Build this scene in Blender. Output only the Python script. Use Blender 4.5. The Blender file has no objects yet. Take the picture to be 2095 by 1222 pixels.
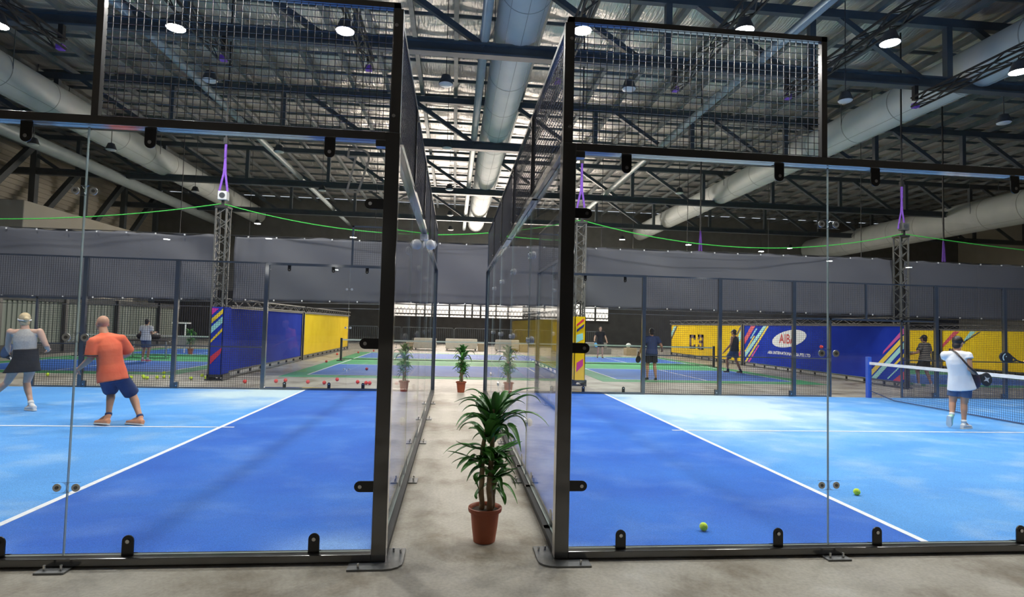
import bpy, math, random
from mathutils import Vector, Matrix, Euler
SC = bpy.context.scene
COL = SC.collection
rnd = random.Random(7)
PI = math.pi
V = Vector

# ------------------------------------------------------------------ camera, world, exposure
cam_d = bpy.data.cameras.new('camera'); cam = bpy.data.objects.new('camera', cam_d); COL.objects.link(cam)
cam_d.sensor_fit = 'HORIZONTAL'; cam_d.sensor_width = 36; cam_d.lens = 36 * 1171.3 / 2095
cam_d.clip_start = 0.05; cam_d.clip_end = 300
R_ = V((0.99456712, -0.10107052, 0.02491974)); U_ = V((-0.02952617, -0.04433925, 0.99858011)); F_ = V((0.09982209, 0.99389073, 0.04708259))
CAM_POS = V((0, -4.067, 1.652))
mw = Matrix((R_, U_, -F_)).transposed().to_4x4(); mw.translation = CAM_POS
cam.matrix_world = mw
SC.camera = cam
SC.view_settings.view_transform = 'Standard'; SC.view_settings.look = 'None'
SC.view_settings.gamma = 1; SC.view_settings.use_curve_mapping = False
SC.view_settings.exposure = 0.72
world = bpy.data.worlds.new('world'); SC.world = world; world.use_nodes = True
world.node_tree.nodes['Background'].inputs[0].default_value = (0.75, 0.82, 0.9, 1)
world.node_tree.nodes['Background'].inputs[1].default_value = 0.6
try:
    SC.cycles.transparent_max_bounces = 24
    SC.cycles.max_bounces = 8; SC.cycles.diffuse_bounces = 4; SC.cycles.glossy_bounces = 4
except Exception:
    pass
LAMP = 390.0          # radiance of a lit lamp lens
UNSEEN_GLAZING = 14.0             # strength of the unseen glazing behind the curtain, raised to light floor and foil

# ------------------------------------------------------------------ materials
def nodes(m):
    return m.node_tree.nodes, m.node_tree.links
def mat(name, c, rough=0.5, metal=0.0, spec=0.5, c2=None, scale=8.0, bump=0.0, bscale=30.0, coat=0.0, sheen=0.0, stretch=None, detail=6.0, lo=0.35, hi=0.65):
    m = bpy.data.materials.new(name); m.use_nodes = True
    N, L = nodes(m); b = N['Principled BSDF']
    b.inputs['Base Color'].default_value = (*c, 1); b.inputs['Roughness'].default_value = rough
    b.inputs['Metallic'].default_value = metal; b.inputs['Specular IOR Level'].default_value = spec
    b.inputs['Coat Weight'].default_value = coat; b.inputs['Coat Roughness'].default_value = 0.08
    b.inputs['Sheen Weight'].default_value = sheen
    if c2 is not None or bump:
        tc = N.new('ShaderNodeTexCoord'); mp = N.new('ShaderNodeMapping'); L.new(tc.outputs['Object'], mp.inputs[0])
        if stretch: mp.inputs['Scale'].default_value = stretch
    if c2 is not None:
        n = N.new('ShaderNodeTexNoise'); n.inputs['Scale'].default_value = scale; n.inputs['Detail'].default_value = detail
        L.new(mp.outputs[0], n.inputs['Vector'])
        r = N.new('ShaderNodeValToRGB'); r.color_ramp.elements[0].color = (*c, 1); r.color_ramp.elements[1].color = (*c2, 1)
        r.color_ramp.elements[0].position = lo; r.color_ramp.elements[1].position = hi
        L.new(n.outputs['Fac'], r.inputs[0]); L.new(r.outputs[0], b.inputs['Base Color'])
    if bump:
        n2 = N.new('ShaderNodeTexNoise'); n2.inputs['Scale'].default_value = bscale; n2.inputs['Detail'].default_value = 4
        L.new(mp.outputs[0], n2.inputs['Vector'])
        bp = N.new('ShaderNodeBump'); bp.inputs['Strength'].default_value = bump; bp.inputs['Distance'].default_value = 0.02
        L.new(n2.outputs['Fac'], bp.inputs['Height']); L.new(bp.outputs[0], b.inputs['Normal'])
    return m
def emit(name, c, s):
    m = bpy.data.materials.new(name); m.use_nodes = True; N, L = nodes(m)
    N.remove(N['Principled BSDF']); e = N.new('ShaderNodeEmission'); e.inputs[0].default_value = (*c, 1); e.inputs[1].default_value = s
    L.new(e.outputs[0], N['Material Output'].inputs[0]); return m
def glass(name, tint, base=0.035, rough=0.0):
    m = bpy.data.materials.new(name); m.use_nodes = True; N, L = nodes(m)
    N.remove(N['Principled BSDF'])
    t = N.new('ShaderNodeBsdfTransparent'); t.inputs[0].default_value = (*tint, 1)
    g = N.new('ShaderNodeBsdfGlossy'); g.inputs['Roughness'].default_value = rough
    geo = N.new('ShaderNodeNewGeometry'); dot = N.new('ShaderNodeVectorMath'); dot.operation = 'DOT_PRODUCT'
    L.new(geo.outputs['Normal'], dot.inputs[0]); L.new(geo.outputs['Incoming'], dot.inputs[1])
    a = N.new('ShaderNodeMath'); a.operation = 'ABSOLUTE'; L.new(dot.outputs['Value'], a.inputs[0])
    s = N.new('ShaderNodeMath'); s.operation = 'SUBTRACT'; s.inputs[0].default_value = 1; L.new(a.outputs[0], s.inputs[1]); s.use_clamp = True
    p = N.new('ShaderNodeMath'); p.operation = 'POWER'; L.new(s.outputs[0], p.inputs[0]); p.inputs[1].default_value = 5
    ma = N.new('ShaderNodeMath'); ma.operation = 'MULTIPLY_ADD'; L.new(p.outputs[0], ma.inputs[0]); ma.inputs[1].default_value = 1 - base; ma.inputs[2].default_value = base; ma.use_clamp = True
    mx = N.new('ShaderNodeMixShader'); L.new(ma.outputs[0], mx.inputs[0]); L.new(t.outputs[0], mx.inputs[1]); L.new(g.outputs[0], mx.inputs[2])
    L.new(mx.outputs[0], N['Material Output'].inputs[0]); return m

def gloss(m, ior):
    m.node_tree.nodes['Principled BSDF'].inputs['Coat IOR'].default_value = ior; return m
def floor_mat():
    m = mat('concrete', (0.36, 0.335, 0.295), 0.5, spec=0.25)
    N, L = nodes(m); b = N['Principled BSDF']
    tc = N.new('ShaderNodeTexCoord')
    def noise(scale, det, stretch=(1, 1, 1)):
        mp = N.new('ShaderNodeMapping'); mp.inputs['Scale'].default_value = stretch; L.new(tc.outputs['Object'], mp.inputs[0])
        n = N.new('ShaderNodeTexNoise'); n.inputs['Scale'].default_value = scale; n.inputs['Detail'].default_value = det; n.inputs['Roughness'].default_value = 0.62
        L.new(mp.outputs[0], n.inputs['Vector']); return n
    def ramp(n, els):
        r = N.new('ShaderNodeValToRGB'); e = r.color_ramp.elements
        e[0].position, e[0].color = els[0][0], (*els[0][1], 1); e[1].position, e[1].color = els[1][0], (*els[1][1], 1)
        for p, c in els[2:]:
            x = e.new(p); x.color = (*c, 1)
        L.new(n.outputs['Fac'], r.inputs[0]); return r
    a = ramp(noise(1.1, 9, (1, 1, 1)), [(0.3, (0.26, 0.225, 0.175)), (0.62, (0.45, 0.42, 0.365)), (0.45, (0.37, 0.34, 0.285)), (0.72, (0.51, 0.485, 0.44))])
    d = ramp(noise(1.5, 8, (.8, .7, 1)), [(0.33, (0.42, 0.36, 0.29)), (0.5, (1, 1, 1))])
    f = ramp(noise(38, 6), [(0.35, (0.86, 0.86, 0.86)), (0.6, (1.05, 1.05, 1.05))])
    m1 = N.new('ShaderNodeMixRGB'); m1.blend_type = 'MULTIPLY'; m1.inputs[0].default_value = 0.85; L.new(a.outputs[0], m1.inputs[1]); L.new(d.outputs[0], m1.inputs[2])
    m2 = N.new('ShaderNodeMixRGB'); m2.blend_type = 'MULTIPLY'; m2.inputs[0].default_value = 1; L.new(m1.outputs[0], m2.inputs[1]); L.new(f.outputs[0], m2.inputs[2])
    L.new(m2.outputs[0], b.inputs['Base Color'])
    bp = N.new('ShaderNodeBump'); bp.inputs['Strength'].default_value = 0.12; bp.inputs['Distance'].default_value = 0.01
    L.new(noise(6, 8).outputs['Fac'], bp.inputs['Height']); L.new(bp.outputs[0], b.inputs['Normal'])
    return m
def turf_mat(name, c, c2, pale, patches=()):
    m = mat(name, c, 0.75, spec=0.12, sheen=0.10)
    N, L = nodes(m); b = N['Principled BSDF']; b.inputs['Sheen Roughness'].default_value = 0.35
    tc = N.new('ShaderNodeTexCoord')
    def noise(scale, det, st=(1, 1, 1)):
        mp = N.new('ShaderNodeMapping'); mp.inputs['Scale'].default_value = st; L.new(tc.outputs['Object'], mp.inputs[0])
        n = N.new('ShaderNodeTexNoise'); n.inputs['Scale'].default_value = scale; n.inputs['Detail'].default_value = det; L.new(mp.outputs[0], n.inputs['Vector']); return n
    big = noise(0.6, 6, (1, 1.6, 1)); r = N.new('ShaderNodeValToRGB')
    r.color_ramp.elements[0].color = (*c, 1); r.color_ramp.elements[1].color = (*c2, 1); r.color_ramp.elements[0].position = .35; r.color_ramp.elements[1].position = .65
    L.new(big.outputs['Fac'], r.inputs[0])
    sand = noise(1.3, 10, (1, 1.3, 1)); rs = N.new('ShaderNodeValToRGB')
    rs.color_ramp.elements[0].position = .5; rs.color_ramp.elements[0].color = (0, 0, 0, 1); rs.color_ramp.elements[1].position = .95; rs.color_ramp.elements[1].color = (.6, .6, .6, 1)
    L.new(sand.outputs['Fac'], rs.inputs[0])
    fac = rs.outputs[0]
    for (cx, cy, rx, ry, k) in patches:          # pale patches: sand by the front beams, paler blue beside the far service line
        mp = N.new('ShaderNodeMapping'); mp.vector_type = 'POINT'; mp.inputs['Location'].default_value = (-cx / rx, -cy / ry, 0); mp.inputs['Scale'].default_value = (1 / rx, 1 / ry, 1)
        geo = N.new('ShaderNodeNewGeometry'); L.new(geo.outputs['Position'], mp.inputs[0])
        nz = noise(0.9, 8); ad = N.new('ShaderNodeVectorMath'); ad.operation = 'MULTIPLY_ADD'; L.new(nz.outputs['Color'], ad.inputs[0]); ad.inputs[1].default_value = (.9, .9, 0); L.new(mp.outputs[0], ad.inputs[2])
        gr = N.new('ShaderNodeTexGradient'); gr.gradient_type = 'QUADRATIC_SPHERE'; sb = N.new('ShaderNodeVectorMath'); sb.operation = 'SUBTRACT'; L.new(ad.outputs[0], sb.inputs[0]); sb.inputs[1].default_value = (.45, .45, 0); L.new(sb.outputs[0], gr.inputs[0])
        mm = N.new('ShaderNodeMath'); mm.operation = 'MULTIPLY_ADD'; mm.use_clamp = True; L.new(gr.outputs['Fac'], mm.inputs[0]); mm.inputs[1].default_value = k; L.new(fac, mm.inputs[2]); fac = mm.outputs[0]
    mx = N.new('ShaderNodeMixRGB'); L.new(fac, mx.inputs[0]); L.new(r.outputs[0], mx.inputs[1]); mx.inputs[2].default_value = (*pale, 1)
    fine = noise(140, 2); rf = N.new('ShaderNodeValToRGB')
    rf.color_ramp.elements[0].position = .3; rf.color_ramp.elements[0].color = (.72, .72, .72, 1); rf.color_ramp.elements[1].position = .7; rf.color_ramp.elements[1].color = (1.15, 1.15, 1.15, 1)
    L.new(fine.outputs['Fac'], rf.inputs[0])
    m2 = N.new('ShaderNodeMixRGB'); m2.blend_type = 'MULTIPLY'; m2.inputs[0].default_value = 1; L.new(mx.outputs[0], m2.inputs[1]); L.new(rf.outputs[0], m2.inputs[2])
    L.new(m2.outputs[0], b.inputs['Base Color'])
    bp = N.new('ShaderNodeBump'); bp.inputs['Strength'].default_value = 0.35; bp.inputs['Distance'].default_value = 0.01
    L.new(fine.outputs['Fac'], bp.inputs['Height']); L.new(bp.outputs[0], b.inputs['Normal'])
    return m
def foil_mat():
    m = mat('roof_foil', (0.70, 0.69, 0.68), 0.36, metal=0.8)
    N, L = nodes(m); b = N['Principled BSDF']; tc = N.new('ShaderNodeTexCoord')
    mp = N.new('ShaderNodeMapping'); mp.inputs['Scale'].default_value = (9, 1.2, 1); L.new(tc.outputs['Object'], mp.inputs[0])
    n = N.new('ShaderNodeTexNoise'); n.inputs['Scale'].default_value = 1.5; n.inputs['Detail'].default_value = 5; L.new(mp.outputs[0], n.inputs['Vector'])
    mp2 = N.new('ShaderNodeMapping'); mp2.inputs['Scale'].default_value = (1, 2.5, 1); L.new(tc.outputs['Object'], mp2.inputs[0])
    n2 = N.new('ShaderNodeTexNoise'); n2.inputs['Scale'].default_value = 1.6; n2.inputs['Detail'].default_value = 6; L.new(mp2.outputs[0], n2.inputs['Vector'])
    ad = N.new('ShaderNodeMath'); ad.operation = 'ADD'; L.new(n.outputs['Fac'], ad.inputs[0]); L.new(n2.outputs['Fac'], ad.inputs[1])
    bp = N.new('ShaderNodeBump'); bp.inputs['Strength'].default_value = 0.55; bp.inputs['Distance'].default_value = 0.09
    L.new(ad.outputs[0], bp.inputs['Height']); L.new(bp.outputs[0], b.inputs['Normal'])
    return m

MT = dict(
    floor=floor_mat(), foil=foil_mat(),
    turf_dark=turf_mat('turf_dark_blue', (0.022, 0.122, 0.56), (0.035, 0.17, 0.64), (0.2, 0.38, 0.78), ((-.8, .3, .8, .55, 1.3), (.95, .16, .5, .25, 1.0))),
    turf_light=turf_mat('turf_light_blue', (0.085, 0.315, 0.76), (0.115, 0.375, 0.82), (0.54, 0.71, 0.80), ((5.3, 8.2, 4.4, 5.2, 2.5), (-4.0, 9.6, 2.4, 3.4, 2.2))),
    line=mat('line_white', (0.82, 0.84, 0.86), 0.7, c2=(0.7, 0.74, 0.8), scale=12),
    black=gloss(mat('black_painted_steel', (0.028, 0.027, 0.027), 0.3, spec=0.5, c2=(0.034, 0.033, 0.033), scale=3, coat=1.0), 1.8),
    satin=mat('black_satin_steel', (0.035, 0.036, 0.037), 0.6, spec=0.2, c2=(0.045, 0.046, 0.047), scale=3),
    clamp=mat('black_clamp', (0.008, 0.008, 0.009), 0.3),
    steel=mat('bolt_steel', (0.65, 0.65, 0.66), 0.25, metal=1, c2=(0.5, 0.5, 0.5), scale=60),
    plate=mat('galvanised_plate', (0.16, 0.165, 0.17), 0.42, metal=0.5, c2=(0.22, 0.225, 0.23), scale=14),
    wire=mat('wire_grey', (0.13, 0.135, 0.15), 0.25, metal=0.7, c2=(0.17, 0.17, 0.18), scale=20),
    wire_far=mat('wire_navy', (0.02, 0.025, 0.04), 0.3, metal=0.2, c2=(0.03, 0.035, 0.05), scale=20),
    navy=gloss(mat('black_steel_blue_reflection', (0.022, 0.032, 0.05), 0.32, coat=1.0, c2=(0.028, 0.038, 0.058), scale=3), 1.7),  # same dark paint, with the turf's blue reflection put into its base colour
    glass=glass('tempered_glass', (0.975, 0.985, 0.98)), glass_edge=mat('glass_edge', (0.32, 0.40, 0.38), 0.2, c2=(0.4, 0.48, 0.46), scale=4),
    disc=mat('disc_metal', (0.62, 0.66, 0.68), 0.3, metal=0.6, c2=(0.7, 0.73, 0.74), scale=60),
    clear=glass('clear_plastic', (0.85, 0.87, 0.88), 0.10, 0.1),
    lens=emit('lamp_lens_lit', (1, 0.97, 0.92), LAMP), lens_off=mat('lamp_lens_unlit', (0.72, 0.74, 0.75), 0.4, c2=(0.66, 0.68, 0.7), scale=10),
    lens_far=emit('lamp_lens_far', (1, 0.97, 0.92), LAMP),
    lamp=mat('lamp_housing', (0.05, 0.055, 0.065), 0.5, c2=(0.07, 0.075, 0.085), scale=10),
    duct=mat('duct_skin', (0.56, 0.61, 0.62), 0.55, c2=(0.64, 0.68, 0.68), scale=1.2, bump=0.08, bscale=3), seam=mat('duct_seam', (0.35, 0.38, 0.38), 0.5, c2=(0.3, 0.33, 0.33), scale=5),
    truss=mat('truss_blue_grey', (0.075, 0.095, 0.115), 0.45, c2=(0.10, 0.12, 0.14), scale=2), tie=mat('pale_steel', (0.30, 0.36, 0.39), 0.45, c2=(0.36, 0.42, 0.44), scale=2),
    purlin=mat('purlin_steel', (0.15, 0.175, 0.19), 0.5, metal=0.3, c2=(0.2, 0.225, 0.24), scale=4),
    blacktruss=mat('stage_truss_black', (0.02, 0.02, 0.021), 0.45, c2=(0.03, 0.03, 0.032), scale=9),
    greytruss=mat('stage_truss_grey', (0.09, 0.09, 0.085), 0.5, c2=(0.13, 0.13, 0.12), scale=9),
    curtain=mat('grey_tarpaulin', (0.098, 0.10, 0.118), 0.5, spec=0.35, c2=(0.115, 0.118, 0.137), scale=0.9, bump=0.3, bscale=1.6, stretch=(0.35, 1, 1)),
    white=mat('white_plastic', (0.78, 0.78, 0.78), 0.45, c2=(0.7, 0.7, 0.7), scale=8),
    cream=mat('cream_upholstery', (0.66, 0.62, 0.53), 0.7, c2=(0.74, 0.7, 0.62), scale=5, bump=0.15, bscale=8),
    wood=mat('pale_wood', (0.50, 0.40, 0.26), 0.6, c2=(0.6, 0.5, 0.34), scale=3, stretch=(1, 1, 6)),
    green_rope=mat('green_rope', (0.05, 0.55, 0.06), 0.6, c2=(0.08, 0.7, 0.1), scale=30), purple=mat('purple_sling', (0.22, 0.08, 0.55), 0.7, c2=(0.3, 0.12, 0.65), scale=30),
    pk_blue=mat('pickle_blue', (0.03, 0.15, 0.6), 0.6, spec=0.2, c2=(0.06, 0.19, 0.62), scale=1.2), pk_green=mat('pickle_green', (0.05, 0.32, 0.11), 0.6, spec=0.2, c2=(0.08, 0.36, 0.16), scale=1.2),
    b_blue=mat('banner_blue', (0.012, 0.035, 0.36), 0.9, spec=0.06, c2=(0.016, 0.045, 0.42), scale=1.5, bump=0.2, bscale=3), b_yellow=mat('banner_yellow', (0.74, 0.49, 0.012), 0.9, spec=0.06, c2=(0.82, 0.56, 0.02), scale=1.5, bump=0.2, bscale=3),
    stripe_red=mat('stripe_red', (0.55, 0.02, 0.06), 0.5, c2=(0.6, 0.03, 0.07), scale=6), stripe_cyan=mat('stripe_cyan', (0.15, 0.45, 0.75), 0.5, c2=(0.18, 0.5, 0.8), scale=6), stripe_teal=mat('stripe_teal', (0.28, 0.62, 0.62), 0.5, c2=(0.32, 0.68, 0.68), scale=6),
    stripe_yellow=mat('stripe_yellow', (0.72, 0.52, 0.02), 0.5, c2=(0.78, 0.58, 0.03), scale=6), stripe_magenta=mat('stripe_magenta', (0.5, 0.02, 0.28), 0.5, c2=(0.55, 0.03, 0.32), scale=6),
    stripe_orange=mat('stripe_orange', (0.65, 0.25, 0.02), 0.5, c2=(0.7, 0.3, 0.03), scale=6), stripe_black=mat('stripe_black', (0.03, 0.02, 0.02), 0.5, c2=(0.04, 0.03, 0.03), scale=6), stripe_navy=mat('stripe_navy', (0.02, 0.02, 0.2), 0.5, c2=(0.03, 0.03, 0.24), scale=6),
    maroon=mat('dark_maroon', (0.05, 0.01, 0.012), 0.5, c2=(0.07, 0.015, 0.016), scale=6), logo_white=mat('logo_white', (0.8, 0.8, 0.82), 0.5, c2=(0.74, 0.74, 0.78), scale=6), logo_red=mat('logo_red', (0.5, 0.015, 0.015), 0.5, c2=(0.56, 0.02, 0.02), scale=6),
    wall=mat('dark_wall', (0.04, 0.04, 0.042), 0.8, c2=(0.055, 0.055, 0.057), scale=1.5), sidewall=mat('pale_cladding', (0.5, 0.47, 0.41), 0.6, c2=(0.58, 0.55, 0.48), scale=0.6),
    wall_up=mat('grey_upper_cladding', (0.16, 0.16, 0.155), 0.7, c2=(0.2, 0.2, 0.195), scale=1.5),
    partition=mat('grey_green_cladding', (0.15, 0.17, 0.145), 0.65, c2=(0.18, 0.2, 0.175), scale=1.5, stretch=(1, 6, 0.3)), beige=mat('beige_board', (0.50, 0.46, 0.39), 0.8, c2=(0.54, 0.5, 0.43), scale=1),
    day=emit('daylight_panel', (1, 0.9, 0.8), 1.1), day2=emit('unseen_glazing_glow', (1, 0.87, 0.74), UNSEEN_GLAZING),
    terracotta=mat('terracotta_plastic', (0.32, 0.075, 0.03), 0.5, c2=(0.38, 0.095, 0.04), scale=5), soil=mat('soil', (0.03, 0.02, 0.012), 0.9, c2=(0.06, 0.04, 0.025), scale=40),
    leaf=mat('dracaena_leaf', (0.032, 0.135, 0.02), 0.34, c2=(0.075, 0.235, 0.042), scale=7), leaf_b=mat('dracaena_leaf_bright', (0.065, 0.24, 0.035), 0.35, c2=(0.11, 0.33, 0.06), scale=7), cane=mat('cane_bark', (0.24, 0.16, 0.085), 0.8, c2=(0.36, 0.26, 0.15), scale=14, bump=0.5, bscale=25),
    ball=mat('tennis_ball_felt', (0.62, 0.85, 0.03), 0.9, c2=(0.7, 0.92, 0.06), scale=60, sheen=0.3), seamw=mat('ball_seam', (0.8, 0.82, 0.7), 0.8, c2=(0.75, 0.78, 0.65), scale=30), ball_red=mat('red_ball', (0.75, 0.05, 0.05), 0.6, c2=(0.82, 0.08, 0.07), scale=30),
    net_blue=mat('net_post_blue', (0.02, 0.09, 0.5), 0.35, c2=(0.03, 0.11, 0.56), scale=4), net=mat('net_cord', (0.03, 0.05, 0.12), 0.7, c2=(0.04, 0.06, 0.15), scale=30), tape=mat('net_tape', (0.8, 0.8, 0.8), 0.6, c2=(0.72, 0.72, 0.74), scale=8),
    skin=mat('skin', (0.46, 0.24, 0.15), 0.55, c2=(0.52, 0.28, 0.18), scale=9), skin_pale=mat('skin_pale', (0.55, 0.33, 0.24), 0.55, c2=(0.6, 0.38, 0.28), scale=9),
    coral=mat('coral_jersey', (0.78, 0.125, 0.055), 0.75, c2=(0.85, 0.17, 0.075), scale=5, bump=0.35, bscale=9), navy_cloth=mat('navy_cloth', (0.018, 0.035, 0.11), 0.8, c2=(0.026, 0.048, 0.14), scale=6, bump=0.35, bscale=11),
    grey_cloth=mat('heather_grey_cloth', (0.33, 0.32, 0.31), 0.85, c2=(0.40, 0.39, 0.38), scale=60, bump=0.3, bscale=10), black_cloth=mat('black_cloth', (0.012, 0.012, 0.015), 0.8, c2=(0.02, 0.02, 0.025), scale=6, bump=0.4, bscale=11),
    white_cloth=mat('white_cloth', (0.76, 0.76, 0.79), 0.8, c2=(0.82, 0.82, 0.84), scale=5, bump=0.35, bscale=9), blue_cloth=mat('denim_blue_cloth', (0.05, 0.09, 0.19), 0.8, c2=(0.07, 0.12, 0.24), scale=8, bump=0.35, bscale=11), char_cloth=mat('charcoal_cloth', (0.03, 0.032, 0.04), 0.85, c2=(0.045, 0.047, 0.055), scale=8, bump=0.35, bscale=11),
    blonde=mat('blonde_hair', (0.45, 0.34, 0.19), 0.6, c2=(0.6, 0.48, 0.3), scale=18, stretch=(1, 1, 5)), darkhair=mat('dark_hair', (0.012, 0.009, 0.008), 0.5, c2=(0.025, 0.018, 0.015), scale=18, stretch=(1, 1, 5)),
    shoe_or=mat('orange_shoe', (0.75, 0.3, 0.14), 0.55, c2=(0.8, 0.36, 0.2), scale=9), shoe_w=mat('white_shoe', (0.7, 0.7, 0.7), 0.55, c2=(0.62, 0.62, 0.63), scale=9), shoe_g=mat('mint_shoe', (0.35, 0.65, 0.62), 0.55, c2=(0.5, 0.75, 0.5), scale=9), shoe_k=mat('black_shoe', (0.02, 0.02, 0.022), 0.55, c2=(0.03, 0.03, 0.032), scale=9),
    pink=mat('pink_shoe', (0.7, 0.12, 0.2), 0.55, c2=(0.75, 0.16, 0.25), scale=9), sole=mat('shoe_sole', (0.66, 0.66, 0.62), 0.6, c2=(0.72, 0.72, 0.68), scale=9), sock=mat('white_sock', (0.72, 0.72, 0.72), 0.9, c2=(0.66, 0.66, 0.66), scale=30),
    eye=mat('eye', (0.02, 0.015, 0.012), 0.15, c2=(0.03, 0.02, 0.018), scale=40), paddle=mat('dark_racket', (0.02, 0.022, 0.026), 0.35, c2=(0.03, 0.032, 0.038), scale=6), pad_blue=mat('blue_racket', (0.03, 0.06, 0.14), 0.4, c2=(0.04, 0.08, 0.18), scale=6), silver=mat('silver_print', (0.5, 0.5, 0.5), 0.35, c2=(0.58, 0.58, 0.58), scale=8), cyan_l=mat('pale_blue_print', (0.5, 0.68, 0.72), 0.4, c2=(0.56, 0.74, 0.78), scale=8),
    bag=mat('purple_bag', (0.035, 0.02, 0.035), 0.6, c2=(0.06, 0.03, 0.06), scale=6), mat_grey=mat('grey_foam', (0.20, 0.19, 0.18), 0.8, c2=(0.25, 0.24, 0.225), scale=3), card=mat('cardboard', (0.42, 0.33, 0.21), 0.8, c2=(0.48, 0.38, 0.25), scale=5),
)

def striped_mat():
    m = mat('striped_cloth', (0.015, 0.015, 0.02), 0.85); N, L = nodes(m); b = N['Principled BSDF']; tc = N.new('ShaderNodeTexCoord')
    sp = N.new('ShaderNodeSeparateXYZ'); L.new(tc.outputs['Object'], sp.inputs[0]); mu = N.new('ShaderNodeMath'); mu.operation = 'MULTIPLY'; mu.inputs[1].default_value = 17; L.new(sp.outputs[2], mu.inputs[0])
    fr = N.new('ShaderNodeMath'); fr.operation = 'FRACT'; L.new(mu.outputs[0], fr.inputs[0]); g = N.new('ShaderNodeMath'); g.operation = 'GREATER_THAN'; g.inputs[1].default_value = .68; L.new(fr.outputs[0], g.inputs[0])
    mx = N.new('ShaderNodeMixRGB'); L.new(g.outputs[0], mx.inputs[0]); mx.inputs[1].default_value = (.015, .015, .02, 1); mx.inputs[2].default_value = (.45, .4, .34, 1); L.new(mx.outputs[0], b.inputs['Base Color']); return m
MT['striped'] = striped_mat()

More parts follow.
